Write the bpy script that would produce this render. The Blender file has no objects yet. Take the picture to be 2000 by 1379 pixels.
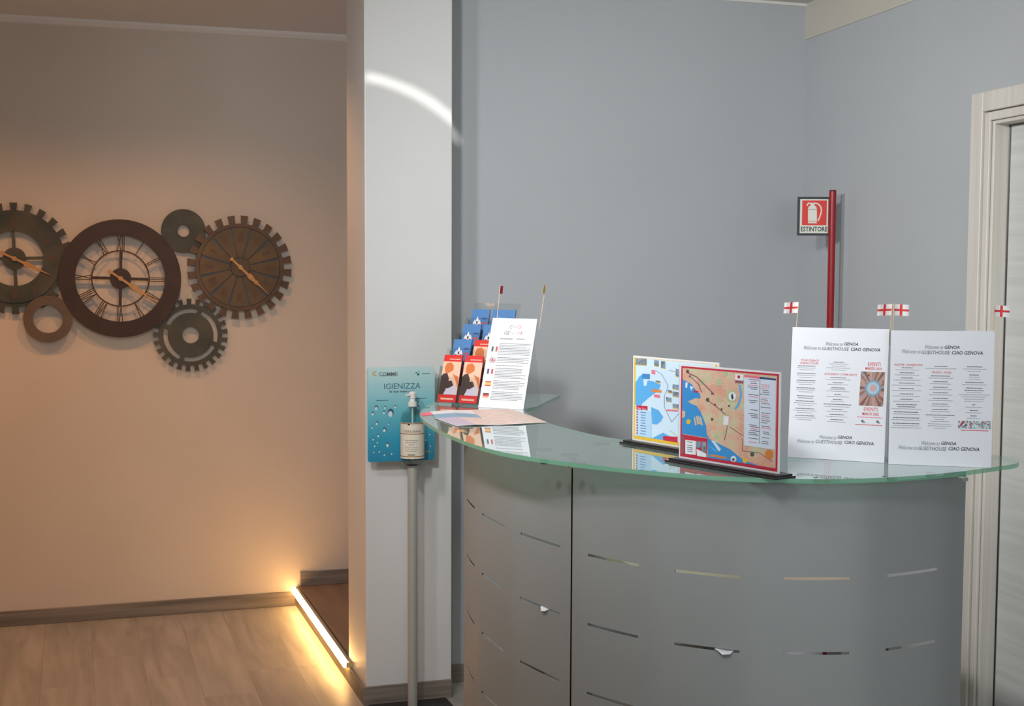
import bpy, bmesh, math, random
from mathutils import Vector, Matrix
random.seed(7)
SC = bpy.context.scene
COL = SC.collection

# ------------------------------------------------------------------ camera
F, CX, CY = 2618.2, 1000.1, 709.15
YAW, PITCH, ROLL = 0.31797, -0.06805, 0.00432
H = 1.57
def _cam():
    cy, sy, cp, sp = math.cos(YAW), math.sin(YAW), math.cos(PITCH), math.sin(PITCH)
    fwd = Vector((sy*cp, cy*cp, sp)); right = Vector((cy, -sy, 0)); up = right.cross(fwd)
    r = right*math.cos(ROLL) + up*math.sin(ROLL); u = -right*math.sin(ROLL) + up*math.cos(ROLL)
    return fwd, r, u
FWD, RGT, UPV = _cam()
EYE = Vector((0, 0, H))
cd = bpy.data.cameras.new('camera'); cam = bpy.data.objects.new('camera', cd); COL.objects.link(cam)
cd.sensor_fit = 'HORIZONTAL'; cd.sensor_width = 36; cd.lens = F/2000*36
cd.shift_x = -(CX-1000)/2000; cd.shift_y = (CY-689.5)/2000
cd.clip_start = .05
cam.matrix_world = Matrix.Translation(EYE) @ Matrix((RGT, UPV, -FWD)).transposed().to_4x4()
SC.camera = cam

# ------------------------------------------------------------------ light and exposure
SC.view_settings.view_transform = 'Standard'; SC.view_settings.look = 'None'
SC.view_settings.gamma = 1; SC.view_settings.use_curve_mapping = False
SC.view_settings.exposure = -0.2
SC.cycles.use_denoising = True
SC.cycles.max_bounces = 10; SC.cycles.transmission_bounces = 8; SC.cycles.transparent_max_bounces = 16
w = bpy.data.worlds.new('world'); SC.world = w; w.use_nodes = True
w.node_tree.nodes['Background'].inputs[0].default_value = (.62, .74, 1, 1)
w.node_tree.nodes['Background'].inputs[1].default_value = 1.0

def area(name, loc, target, sx, sy, power, color, spread=math.pi):
    l = bpy.data.lights.new(name, 'AREA'); l.shape = 'RECTANGLE'; l.size = sx; l.size_y = sy
    l.energy = power; l.color = color; l.spread = spread
    o = bpy.data.objects.new(name, l); COL.objects.link(o); o.location = loc
    o.rotation_euler = (Vector(target)-Vector(loc)).to_track_quat('-Z', 'Y').to_euler(); return o
def spot(name, loc, target, power, color, size=1.6, blend=1.0, radius=.04):
    l = bpy.data.lights.new(name, 'SPOT'); l.energy = power; l.color = color; l.spot_size = size
    l.spot_blend = blend; l.shadow_soft_size = radius
    o = bpy.data.objects.new(name, l); COL.objects.link(o); o.location = loc
    o.rotation_euler = (Vector(target)-Vector(loc)).to_track_quat('-Z', 'Y').to_euler(); return o
# daylight through the big window in the rear wall (behind the viewer)
area('window_daylight', (1.0, -1.55, 1.85), (1.0, 5, 1.6), 2.3, 1.3, 40, (.90, .96, 1.0))
# recessed warm downlights of the lounge on the left
WARM = (1.0, .47, .18)
LAMPS = [(-.38, 5.25), (.45, 5.25), (-1.4, 5.25), (-.6, 3.9)]
# unseen ceiling lamps added as neutral fill for the reception
NEUT = (1.0, .93, .84)
ADDED_LAMPS = [(1.9, 1.2), (.9, 1.6)]
ADDED_SPOTS = [((-.25, 2.9, 2.5), (2.85, 4.1, 1.3), 165), ((-.1, 1.9, 2.5), (2.2, 4.8, 1.5), 175), ((.15, .9, 2.5), (1.6, 2.6, 1.0), 92)]  # spots added as fill: position, target, power

# ------------------------------------------------------------------ pixel helpers (a pixel is a direction; the depth comes from what it touches)
def ray(x, y): return FWD + RGT*((x-CX)/F) - UPV*((y-CY)/F)
def onz(x, y, z):
    d = ray(x, y); return EYE + d*((z-H)/d.z)
def ony(x, y, Y):
    d = ray(x, y); return EYE + d*(Y/d.y)
def onplane(x, y, p, n):
    d = ray(x, y); return EYE + d*((p-EYE).dot(n)/d.dot(n))

# ------------------------------------------------------------------ materials
MATS = {}
def mat(name, col, rough=.6, metal=0.0, **k):
    if name in MATS: return MATS[name]
    m = bpy.data.materials.new(name); m.use_nodes = True
    b = m.node_tree.nodes['Principled BSDF']
    b.inputs['Base Color'].default_value = (*col, 1); b.inputs['Roughness'].default_value = rough; b.inputs['Metallic'].default_value = metal
    for kk, v in k.items(): b.inputs[kk.replace('_', ' ')].default_value = v
    MATS[name] = m; return m
def N(m, t, **k):
    n = m.node_tree.nodes.new(t)
    for a, v in k.items(): setattr(n, a, v)
    return n
def L(m, a, b): m.node_tree.links.new(a, b)
def srgb(r, g, b):
    f = lambda c: (c/255/12.92) if c/255 <= .04045 else ((c/255+.055)/1.055)**2.4
    return (f(r), f(g), f(b))
def noise_mat(name, c1, c2, scale=(8, 8, 8), rough=.6, metal=0, detail=6, lo=.35, hi=.65, bump=0, coord='Object', dist=0, per_object=False):
    m = mat(name, c1, rough, metal); b = m.node_tree.nodes['Principled BSDF']
    tc = N(m, 'ShaderNodeTexCoord'); mp = N(m, 'ShaderNodeMapping'); mp.inputs['Scale'].default_value = scale
    L(m, tc.outputs[coord], mp.inputs[0])
    nz = N(m, 'ShaderNodeTexNoise'); nz.inputs['Scale'].default_value = 1; nz.inputs['Detail'].default_value = detail; nz.inputs['Distortion'].default_value = dist
    if per_object:
        oi = N(m, 'ShaderNodeObjectInfo'); nz.noise_dimensions = '4D'
        mu = N(m, 'ShaderNodeMath', operation='MULTIPLY'); mu.inputs[1].default_value = 37.0
        L(m, oi.outputs['Random'], mu.inputs[0]); L(m, mu.outputs[0], nz.inputs['W'])
    L(m, mp.outputs[0], nz.inputs['Vector'])
    cr = N(m, 'ShaderNodeValToRGB'); cr.color_ramp.elements[0].position = lo; cr.color_ramp.elements[1].position = hi
    cr.color_ramp.elements[0].color = (*c1, 1); cr.color_ramp.elements[1].color = (*c2, 1)
    L(m, nz.outputs['Fac'], cr.inputs[0]); out = cr.outputs[0]
    if per_object:
        hs = N(m, 'ShaderNodeHueSaturation'); mr = N(m, 'ShaderNodeMapRange'); mr.inputs['To Min'].default_value = .95; mr.inputs['To Max'].default_value = 1.04
        L(m, oi.outputs['Random'], mr.inputs['Value']); L(m, mr.outputs[0], hs.inputs['Value']); L(m, out, hs.inputs['Color']); out = hs.outputs[0]
    L(m, out, b.inputs['Base Color'])
    if bump:
        bp = N(m, 'ShaderNodeBump'); bp.inputs['Strength'].default_value = bump; bp.inputs['Distance'].default_value = .002
        L(m, nz.outputs['Fac'], bp.inputs['Height']); L(m, bp.outputs[0], b.inputs['Normal'])
    return m
def emit(name, col, s):
    m = mat(name, col); b = m.node_tree.nodes['Principled BSDF']
    b.inputs['Emission Color'].default_value = (*col, 1); b.inputs['Emission Strength'].default_value = s; return m
def glass(name, col, rough=0.0, ior=1.5):
    return mat(name, col, rough, 0, Transmission_Weight=1.0, IOR=ior)
def clear(name, tint, refl=1.0, ior=1.45, pane=False):
    m = bpy.data.materials.new(name); m.use_nodes = True; nt = m.node_tree; nt.nodes.clear()
    out = N(m, 'ShaderNodeOutputMaterial'); mx = N(m, 'ShaderNodeMixShader'); tr = N(m, 'ShaderNodeBsdfTransparent'); gl = N(m, 'ShaderNodeBsdfGlossy')
    fr = N(m, 'ShaderNodeFresnel'); fr.inputs[0].default_value = ior
    tr.inputs[0].default_value = (*tint, 1); gl.inputs['Roughness'].default_value = .02; gl.inputs[0].default_value = (.9*refl, .93*refl, .95*refl, 1)
    ge = N(m, 'ShaderNodeNewGeometry'); iv = N(m, 'ShaderNodeMath', operation='SUBTRACT'); iv.inputs[0].default_value = 1.0; mu = N(m, 'ShaderNodeMath', operation='MULTIPLY')
    L(m, ge.outputs['Backfacing'], iv.inputs[1]); L(m, iv.outputs[0], mu.inputs[0]); fo = fr.outputs[0]
    if pane:        # both faces of a pane reflect: 2R/(1+R)
        d2 = N(m, 'ShaderNodeMath', operation='MULTIPLY'); d2.inputs[1].default_value = 2.0; p1 = N(m, 'ShaderNodeMath', operation='ADD'); p1.inputs[1].default_value = 1.0; dv = N(m, 'ShaderNodeMath', operation='DIVIDE')
        L(m, fo, d2.inputs[0]); L(m, fo, p1.inputs[0]); L(m, d2.outputs[0], dv.inputs[0]); L(m, p1.outputs[0], dv.inputs[1]); fo = dv.outputs[0]
    L(m, fo, mu.inputs[1]); L(m, mu.outputs[0], mx.inputs[0]); L(m, tr.outputs[0], mx.inputs[1]); L(m, gl.outputs[0], mx.inputs[2]); L(m, mx.outputs[0], out.inputs[0])
    MATS[name] = m; return m

M_WALLW = noise_mat('white_wall_paint', (.74, .72, .69), (.77, .75, .72), (3, 3, 3), .5, bump=.05)
M_LOUNGE = noise_mat('warm_tinted_wall_paint', (.62, .53, .43), (.64, .55, .45), (3, 3, 3), .5, bump=.05)  # white wall tinted warm: some of the lamps' warm light is in this colour
M_PILLAR = noise_mat('white_pillar_paint', (.68, .675, .66), (.70, .695, .68), (3, 3, 3), .38)
M_GRAY = noise_mat('grey_wall_paint', (.445, .465, .48), (.46, .48, .495), (2, 2, 2), .5, bump=.04)
M_CEIL = mat('ceiling_paint', (.70, .68, .64), .7)
M_TRIM = mat('white_trim_paint', (.74, .72, .68), .5)
M_SKIRT = noise_mat('grey_oak_skirting', srgb(104, 96, 88), srgb(138, 128, 117), (2.2, 2.2, 60), .5, detail=8, per_object=True)
M_PLANK = noise_mat('oak_laminate', srgb(142, 137, 131), srgb(172, 167, 160), (16, 1.3, 3), .42, detail=8, lo=.3, hi=.7, dist=1.2, per_object=True)
M_PLANKD = noise_mat('dark_laminate', srgb(112, 90, 72), srgb(132, 108, 88), (16, 1.3, 3), .5, detail=8, per_object=True)
M_SUB = mat('screed', (.08, .07, .06), .9)
M_DOORW = noise_mat('pale_veneer_vertical', srgb(206, 200, 190), srgb(218, 212, 203), (60, 60, 1.2), .45, detail=6)
M_DOORL = noise_mat('pale_veneer_horizontal', srgb(194, 196, 192), srgb(206, 207, 203), (60, 2.0, 60), .45, detail=6)
M_METAL = noise_mat('silver_panel_paint', (.30, .318, .312), (.33, .348, .342), (1.5, 1.5, 2.5), .52, .2, detail=4)
M_STEEL = mat('satin_steel', (.55, .55, .54), .3, 1.0)
M_CHROME = mat('chrome', (.8, .8, .8), .12, 1.0)
M_DARK = mat('dark_plastic', (.012, .012, .015), .35)
M_BLACK = mat('black_ink', (.02, .02, .022), .6)
M_GREYINK = mat('grey_ink', (.09, .09, .10), .6)
M_LIGHTINK = mat('light_grey_ink', (.24, .25, .27), .6)
M_RED = mat('red_ink', srgb(214, 40, 62), .6)
M_PINK = mat('pink_ink', srgb(238, 120, 140), .6)
M_PAPER = mat('white_paper', (.74, .76, .80), .6)
M_GLASS = clear('green_float_glass', (.80, .93, .86), 1.0, 1.52, True)
_g = [n_ for n_ in M_GLASS.node_tree.nodes if n_.type in ('MIX_SHADER', 'BSDF_TRANSPARENT')]; _g.sort(key=lambda n_: n_.type)
_d = N(M_GLASS, 'ShaderNodeBsdfDiffuse'); _d.inputs[0].default_value = (.56, .68, .60, 1); _m = N(M_GLASS, 'ShaderNodeMixShader'); _m.inputs[0].default_value = .20
L(M_GLASS, _g[0].outputs[0], _m.inputs[1]); L(M_GLASS, _d.outputs[0], _m.inputs[2]); L(M_GLASS, _m.outputs[0], _g[1].inputs[1])
M_GEDGE = clear('green_glass_edge', (.70, .90, .80))
_nt = M_GEDGE.node_tree; _mx = [n_ for n_ in _nt.nodes if n_.type == 'MIX_SHADER'][0]; _tr = [n_ for n_ in _nt.nodes if n_.type == 'BSDF_TRANSPARENT'][0]
_df = N(M_GEDGE, 'ShaderNodeBsdfDiffuse'); _df.inputs[0].default_value = (*srgb(128, 190, 158), 1); _m2 = N(M_GEDGE, 'ShaderNodeMixShader'); _m2.inputs[0].default_value = .5
L(M_GEDGE, _tr.outputs[0], _m2.inputs[1]); L(M_GEDGE, _df.outputs[0], _m2.inputs[2]); L(M_GEDGE, _m2.outputs[0], _mx.inputs[1])
M_ACR = clear('clear_acrylic', (.95, .96, .96))
M_ACRB = clear('clear_acrylic_back', (.94, .95, .95), .15)
M_ACREDGE = clear('acrylic_edge', (.72, .76, .76))
M_LED = emit('warm_led', (1.0, .56, .19), 34)

# ------------------------------------------------------------------ mesh helpers
class MB:
    def __init__(s): s.v = []; s.f = []; s.m = []; s.mats = []
    def mi(s, m):
        if m is None: return 0
        if m not in s.mats: s.mats.append(m)
        return s.mats.index(m)
    def poly(s, pts, m=None):
        i = len(s.v); s.v += [tuple(p) for p in pts]; s.f.append(tuple(range(i, i+len(pts)))); s.m.append(s.mi(m))
    def box(s, a, b, m=None, T=None):
        x0, y0, z0 = a; x1, y1, z1 = b
        c = [Vector(p) for p in ((x0,y0,z0),(x1,y0,z0),(x1,y1,z0),(x0,y1,z0),(x0,y0,z1),(x1,y0,z1),(x1,y1,z1),(x0,y1,z1))]
        if T is not None: c = [T @ p for p in c]
        i = len(s.v); s.v += [tuple(p) for p in c]
        for q in ((3,2,1,0),(4,5,6,7),(0,1,5,4),(1,2,6,5),(2,3,7,6),(3,0,4,7)):
            s.f.append(tuple(i+k for k in q)); s.m.append(s.mi(m))
    def prism(s, pts, y0, y1, m=None):      # outline in x,z extruded along y (y0 = front)
        n = len(pts); i = len(s.v)
        s.v += [(p[0], y0, p[1]) for p in pts] + [(p[0], y1, p[1]) for p in pts]; k = s.mi(m)
        s.f.append(tuple(range(i, i+n))); s.f.append(tuple(range(i+2*n-1, i+n-1, -1))); s.m += [k, k]
        for a in range(n):
            b = (a+1) % n; s.f.append((i+b, i+a, i+n+a, i+n+b)); s.m.append(k)
    def prismz(s, pts, z0, z1, m=None):     # outline in x,y extruded along z
        n = len(pts); i = len(s.v)
        s.v += [(p[0], p[1], z0) for p in pts] + [(p[0], p[1], z1) for p in pts]; k = s.mi(m)
        s.f.append(tuple(range(i+n-1, i-1, -1))); s.f.append(tuple(range(i+n, i+2*n))); s.m += [k, k]
        for a in range(n):
            b = (a+1) % n; s.f.append((i+a, i+b, i+n+b, i+n+a)); s.m.append(k)
    def ring(s, cx, cz, ri, ro, y0, y1, n=64, m=None, a0=0.0, a1=2*math.pi):
        full = abs(a1-a0-2*math.pi) < 1e-6; k = s.mi(m); cnt = n if full else n+1; i = len(s.v)
        for j in range(cnt):
            a = a0+(a1-a0)*j/n; c, d = math.cos(a), math.sin(a)
            s.v += [(cx+ri*c, y0, cz+ri*d), (cx+ro*c, y0, cz+ro*d), (cx+ri*c, y1, cz+ri*d), (cx+ro*c, y1, cz+ro*d)]
        for j in range(n):
            p = i+4*j; q = i+4*((j+1) % cnt)
            s.f += [(p, p+1, q+1, q), (p+2, q+2, q+3, p+3), (p+1, p+3, q+3, q+1), (p, q, q+2, p+2)]; s.m += [k]*4
        if not full:
            p = i; q = i+4*n
            s.f += [(p, p+2, p+3, p+1), (q, q+1, q+3, q+2)]; s.m += [k]*2
    def disc(s, cx, cz, r, y0, y1, n=32, m=None):
        s.prism([(cx+r*math.cos(2*math.pi*j/n), cz+r*math.sin(2*math.pi*j/n)) for j in range(n)], y0, y1, m)
    def cyl(s, p, q, r0, r1=None, n=16, m=None, caps=True):
        r1 = r0 if r1 is None else r1; p = Vector(p); q = Vector(q); d = (q-p).normalized()
        a = d.orthogonal().normalized(); b = d.cross(a); i = len(s.v); k = s.mi(m)
        for j in range(n):
            t = 2*math.pi*j/n; o = a*math.cos(t)+b*math.sin(t); s.v += [tuple(p+o*r0), tuple(q+o*r1)]
        for j in range(n):
            u = i+2*j; x = i+2*((j+1) % n); s.f.append((u, x, x+1, u+1)); s.m.append(k)
        if caps:
            s.f.append(tuple(i+2*j for j in range(n-1, -1, -1))); s.f.append(tuple(i+2*j+1 for j in range(n))); s.m += [k, k]
    def lathe(s, prof, n=24, m=None, c=(0, 0)):
        i = len(s.v); k = s.mi(m)
        for r, z in prof:
            for j in range(n):
                t = 2*math.pi*j/n; s.v.append((c[0]+r*math.cos(t), c[1]+r*math.sin(t), z))
        for a in range(len(prof)-1):
            for j in range(n):
                b = (j+1) % n; s.f.append((i+a*n+j, i+a*n+b, i+(a+1)*n+b, i+(a+1)*n+j)); s.m.append(k)
        s.f.append(tuple(i+j for j in range(n-1, -1, -1))); s.f.append(tuple(i+(len(prof)-1)*n+j for j in range(n))); s.m += [k, k]
    def build(s, name, m=None, parent=None, smooth=False, recalc=True):
        me = bpy.data.meshes.new(name); me.from_pydata(s.v, [], s.f)
        for mm in (s.mats if s.mats else [m]): me.materials.append(mm)
        if s.mats: me.polygons.foreach_set('material_index', s.m)
        if recalc:
            bm = bmesh.new(); bm.from_mesh(me); bmesh.ops.recalc_face_normals(bm, faces=bm.faces); bm.to_mesh(me); bm.free()
        if smooth:
            me.polygons.foreach_set('use_smooth', [True]*len(me.polygons))
            try: me.set_sharp_from_angle(angle=math.radians(35))
            except Exception: pass
        me.update()
        o = bpy.data.objects.new(name, me); COL.objects.link(o)
        if parent is not None: o.parent = parent
        return o
def tag(o, label, cat, group=None):
    o['label'] = label; o['category'] = cat
    if group: o['group'] = group
    return o
def struct(o, label=None, cat=None):
    o['kind'] = 'structure'
    if label: o['label'] = label
    if cat: o['category'] = cat
    return o
def empty(name, loc=(0, 0, 0), rz=0.0, mw=None):
    o = bpy.data.objects.new(name, None); COL.objects.link(o); o.empty_display_size = .05
    if mw is not None: o.matrix_world = mw
    else: o.location = loc; o.rotation_euler = (0, 0, rz)
    return o
def bevel(o, wd, seg=2):
    md = o.modifiers.new('bevel', 'BEVEL'); md.width = wd; md.segments = seg; md.limit_method = 'ANGLE'; return o

_txt = {}
def text_mesh(body, shear=0.0, bold=0.0):
    k = (body, shear, bold)
    if k not in _txt:
        c = bpy.data.curves.new('t', 'FONT'); c.body = body; c.shear = shear; c.offset = bold; c.size = 1; c.resolution_u = 2
        o = bpy.data.objects.new('t', c); COL.objects.link(o)
        dg = bpy.context.evaluated_depsgraph_get(); me = o.evaluated_get(dg).to_mesh()
        vs = [(v.co.x, v.co.y) for v in me.vertices]; fs = [tuple(p.vertices) for p in me.polygons]
        o.evaluated_get(dg).to_mesh_clear(); bpy.data.objects.remove(o); bpy.data.curves.remove(c)
        _txt[k] = (vs, fs)
    return _txt[k]

class Sheet:
    """A flat printed face: local x to the right, z up, y away from the viewer."""
    def __init__(s, origin, u, v):
        s.o = Vector(origin); s.u = Vector(u).normalized(); s.v = Vector(v); s.v = (s.v-s.u*s.v.dot(s.u)).normalized()
        s.n = s.v.cross(s.u).normalized()          # away from the viewer
        if s.n.dot(s.o-EYE) < 0: s.n = -s.n
        s.M = Matrix((s.u, s.n, s.v)).transposed().to_4x4(); s.M.translation = s.o
        s.lay = 0
    def loc(s, x, y):
        p = onplane(x, y, s.o, s.n)-s.o; return (p.dot(s.u), p.dot(s.v))
    def w(s, x, z, y=0): return s.M @ Vector((x, y, z))
class Print:
    """Flat ink on a sheet, collected in one mesh with thin layers."""
    def __init__(s, sheet, step=.00022): s.s = sheet; s.mb = MB(); s.step = step
    def y(s, layer): return -s.step*(layer+1)
    def poly(s, pts, m, layer=0, px=True):
        q = [s.s.loc(*p) for p in pts] if px else pts
        s.mb.poly([(a, s.y(layer), b) for a, b in q], m)
    def rect(s, x0, z0, x1, z1, m, layer=0): s.poly([(x0, z0), (x1, z0), (x1, z1), (x0, z1)], m, layer, False)
    def circ(s, x, z, r, m, layer=0, n=14, rz=None):
        rz = rz or r; s.poly([(x+r*math.cos(2*math.pi*k/n), z+rz*math.sin(2*math.pi*k/n)) for k in range(n)], m, layer, False)
    def text(s, body, x0, x1, zc, h, m, layer=1, shear=0, bold=0.0):     # fitted between x0 and x1, centre height zc
        vs, fs = text_mesh(body, shear, bold)
        if not vs: return
        ax = min(v[0] for v in vs); bx = max(v[0] for v in vs); az = min(v[1] for v in vs); bz = max(v[1] for v in vs)
        i = len(s.mb.v); k = s.mb.mi(m); yy = s.y(layer)
        s.mb.v += [(x0+(a-ax)/(bx-ax)*(x1-x0), yy, zc-h/2+(b-az)/max(bz-az, 1e-6)*h) for a, b in vs]
        s.mb.f += [tuple(i+t for t in f) for f in fs]; s.mb.m += [k]*len(fs)
    def words(s, xc, width, z, th, m, layer=1, rnd=random):     # a line of print too small to read
        x = xc-width/2; end = xc+width/2
        while x < end-.001:
            ww = min(rnd.uniform(.004, .011)*(1 if width > .05 else .7), end-x); s.rect(x, z-th/2, x+ww, z+th/2, m, layer); x += ww+.0008
    def build(s, name, parent):
        o = s.mb.build(name, None, parent, recalc=False); o['kind'] = 'stuff'; return o

# ================================================================== the setting
YL, YG, YP = 6.222, 4.863, 4.69          # lounge wall, grey wall, pillar front
XP0, XP1, YPB = .993, 1.313, 5.012        # pillar
CEIL = 2.656
XR, XTH = 2.849, .06439                   # grey corner and the small skew of the right wall
fl = MB(); fl.box((-2.7, -1.6, -.08), (3.3, 6.35, -.009)); floor = struct(fl.build('floor', M_SUB), 'grey-beige oak laminate floor of long planks', 'floor')
PW, PL = .192, 1.285
pm = MB(); pm.box((0, 0, -.0085), (PW-.0005, PL-.0005, 0)); plank0 = None
for i in range(-14, 17):
    off = random.choice([.1, .45, .8, 1.1])
    for j in range(-2, 5):
        x = i*PW+.06; y = j*PL+off
        y1 = min(y+PL, 6.222); 
        if x < -2.65 or x+PW > 3.15 or y < -1.5 or y1-y < .1: continue
        if x+PW > XP0-.01 and y1 > 6.0 and x > .80: pass
        m1 = pm
        if plank0 is None:
            plank0 = pm.build('plank', M_PLANK, floor); o = plank0
        else:
            o = plank0.copy(); COL.objects.link(o); o.parent = floor
        o.location = (x, y, 0)
        if y1-y < PL: o.scale.y = (y1-y)/PL
wl = MB(); wl.box((-2.7, YL, 0), (3.3, YL+.12, CEIL)); struct(wl.build('wall_left', M_LOUNGE), 'lounge wall behind the gear clock, warm light partly in its paint colour', 'wall')
ww = MB(); ww.box((-2.82, -1.6, 0), (-2.7, YL+.12, CEIL)); struct(ww.build('wall_far_left', M_WALLW), 'white side wall of the lounge', 'wall')
wb = MB(); wb.box((XP1, YG, 0), (3.0, YPB, CEIL)); struct(wb.build('wall_back', M_GRAY), 'smooth grey-blue wall behind the reception counter', 'wall')
wp = MB(); wp.box((XP0, YP, 0), (XP1, YPB, CEIL)); struct(bevel(wp.build('wall_pillar', M_PILLAR), .003), 'glossy white square pillar at the end of the grey wall', 'pillar')
cl = MB(); cl.box((-2.82, -1.6, CEIL), (3.4, YL+.12, CEIL+.08)); struct(cl.build('ceiling', M_CEIL), 'plain white ceiling', 'ceiling')
# right wall with the door opening (local frame: -y runs along the wall towards the viewer)
RW = Matrix.Translation((XR, YG, 0)) @ Matrix.Rotation(-XTH, 4, 'Z')
def on_right(x, y):
    n = (RW.to_3x3() @ Vector((-1, 0, 0))); p = onplane(x, y, Vector((XR, YG, 0)), n); q = RW.inverted() @ p; return (-q.y, q.z)
T0 = on_right(1907, 185)[0]; DZ = on_right(1907, 185)[1]        # outer casing edge, casing top
CW = .062; OP0 = T0+CW+.03; OPW = .82; GT = 2.513
rw = MB()
rw.box((0, -OP0, 0), (.15, 0, GT)); rw.box((0, -OP0-OPW, DZ-CW-.03), (.15, -OP0, GT)); rw.box((0, -6.3, 0), (.15, -OP0-OPW, GT))
wr = rw.build('wall_right', M_GRAY); wr.matrix_world = RW; struct(wr, 'smooth grey-blue wall with the pale wooden door', 'wall')
bt = MB(); bt.box((-.004, -6.3, GT), (.15, 0, CEIL)); o = bt.build('trim_1', mat('cream_band_paint', (.56, .53, .46), .6)); o.matrix_world = RW; struct(o, 'white band between right grey wall and ceiling', 'trim')
o = MB(); o.box((XP1, YG-.006, 2.645), (XR, YG, CEIL)); struct(o.build('trim_2', M_TRIM), 'thin white ceiling edge above the grey wall', 'trim')
# cove along the lounge wall
cv = MB()
pts = [(YL, 2.627), (YL-.012, 2.630), (YL-.03, 2.645), (YL-.034, CEIL), (YL, CEIL)]
i0 = len(cv.v)
cv.v += [(-2.7, a, b) for a, b in pts]+[(3.2, a, b) for a, b in pts]; n = len(pts)
cv.f += [tuple(range(n)), tuple(range(2*n-1, n-1, -1))]+[(k, (k+1) % n, n+(k+1) % n, n+k) for k in range(n)]; cv.m += [0]*(n+2)
struct(cv.build('trim_3', M_TRIM), 'narrow white cove moulding along the lounge ceiling', 'trim')
# raised corridor floor, riser, LED strip
ZR = .090
cf = MB(); cf.box((XP0+.004, YPB, 0), (3.0, YL, ZR-.009)); cfl = struct(cf.build('floor_corridor', M_SUB), 'raised dark laminate corridor floor beyond the lit step', 'floor')
pk = MB(); pk.box((0, 0, -.0085), (PW-.001, YL-YPB-.001, 0)); p0 = None
for i in range(10):
    x = XP0+.006+i*PW
    if p0 is None: p0 = pk.build('plank', M_PLANKD, cfl); o = p0
    else: o = p0.copy(); COL.objects.link(o); o.parent = cfl
    o.location = (x, YPB, ZR)
def skirt(name, a, b, label, z0=0, hgt=.068, th=.010, n=None):
    a = Vector((a[0], a[1], 0)); b = Vector((b[0], b[1], 0)); d = (b-a).normalized(); nn = Vector((d.y, -d.x, 0)) if n is None else Vector((*n, 0))
    s = MB(); ln = (b-a).length
    T = Matrix((d, -nn, Vector((0, 0, 1)))).transposed().to_4x4(); T.translation = a
    s.box((0, -th, z0), (ln, 0, z0+hgt)); o = s.build(name, M_SKIRT); o.matrix_world = T; struct(o, label, 'baseboard'); bevel(o, .002, 1); return o
skirt('baseboard_left', (-2.7, YL), (XP0-.014, YL), 'grey oak baseboard along the lounge wall')
skirt('baseboard_corridor', (XP0+.01, YL), (3.0, YL), 'grey oak baseboard on the raised corridor floor', ZR)
skirt('baseboard_pillar', (XP0-.010, YP), (XP1+.0, YP), 'grey oak baseboard on the front of the pillar')
skirt('baseboard_step', (XP0, YL), (XP0, YP), 'grey oak riser board under the glowing strip', 0, .066, .012)
skirt('baseboard_back', (XP1, YG), (XR, YG), 'dark oak baseboard at the foot of the grey wall')
led = empty('led_strip', (XP0-.004, 4.95, .066)); tag(led, 'glowing warm light strip along the edge of the floor step', 'light strip')
a = MB(); a.box((-.008, 0, 0), (0.006, YL-4.95-.002, .018)); a.build('profile', M_STEEL, led)
a = MB(); a.box((-.026, .004, -.002), (-.0082, YL-4.95-.006, .010)); a.build('diffuser', M_LED, led)
a = MB(); a.box((-.018, -.005, 0), (.006, .004, .018)); a.build('end_cap', mat('yellowed_plastic', (.6, .45, .2), .5), led)

# door on the right
dr = empty('door_1', mw=RW); struct(dr, 'pale wooden door in a wide veneered frame', 'door')
def dbox(name, boxes, m, parent=None, bv=.002):
    s = MB()
    for bb in boxes: s.box(*bb)
    o = s.build(name, m, parent or dr); bevel(o, bv, 1); return o
dbox('casing', [((-.018, -T0-CW, 0), (0, -T0, DZ)), ((-.018, -OP0-OPW-.03-CW, 0), (0, -OP0-OPW-.03, DZ)), ((-.018, -OP0-OPW-.03, DZ-CW), (0, -T0-CW, DZ))], M_DOORW)
dbox('jamb', [((-.010, -OP0, 0), (.0, -T0-CW-.003, DZ-CW-.003)), ((-.010, -OP0-OPW-.027, 0), (0, -OP0-OPW, DZ-CW-.003)), ((-.010, -OP0-OPW, DZ-CW-.03), (0, -OP0, DZ-CW-.003)),
              ((0, -OP0-.012, 0), (.15, -OP0, DZ-CW-.03)), ((0, -OP0-OPW, 0), (.15, -OP0-OPW+.012, DZ-CW-.03)), ((0, -OP0-OPW+.012, DZ-CW-.042), (.15, -OP0-.012, DZ-CW-.03))], M_DOORW)
dbox('seal', [((.052, -OP0-.016, 0), (.056, -OP0-.012, DZ-CW-.042))], M_DARK)
dbox('leaf', [((.056, -OP0-OPW+.014, .006), (.096, -OP0-.016, DZ-CW-.045))], M_DOORL)
hd = MB(); hd.cyl((.056, -OP0-OPW+.08, 1.02), (.012, -OP0-OPW+.08, 1.02), .01); hd.cyl((.014, -OP0-OPW+.08, 1.02), (.014, -OP0-OPW+.2, 1.02), .009); hd.build('handle', M_STEEL, [c_ for c_ in dr.children if c_.name.startswith('leaf')][0], True)

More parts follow.
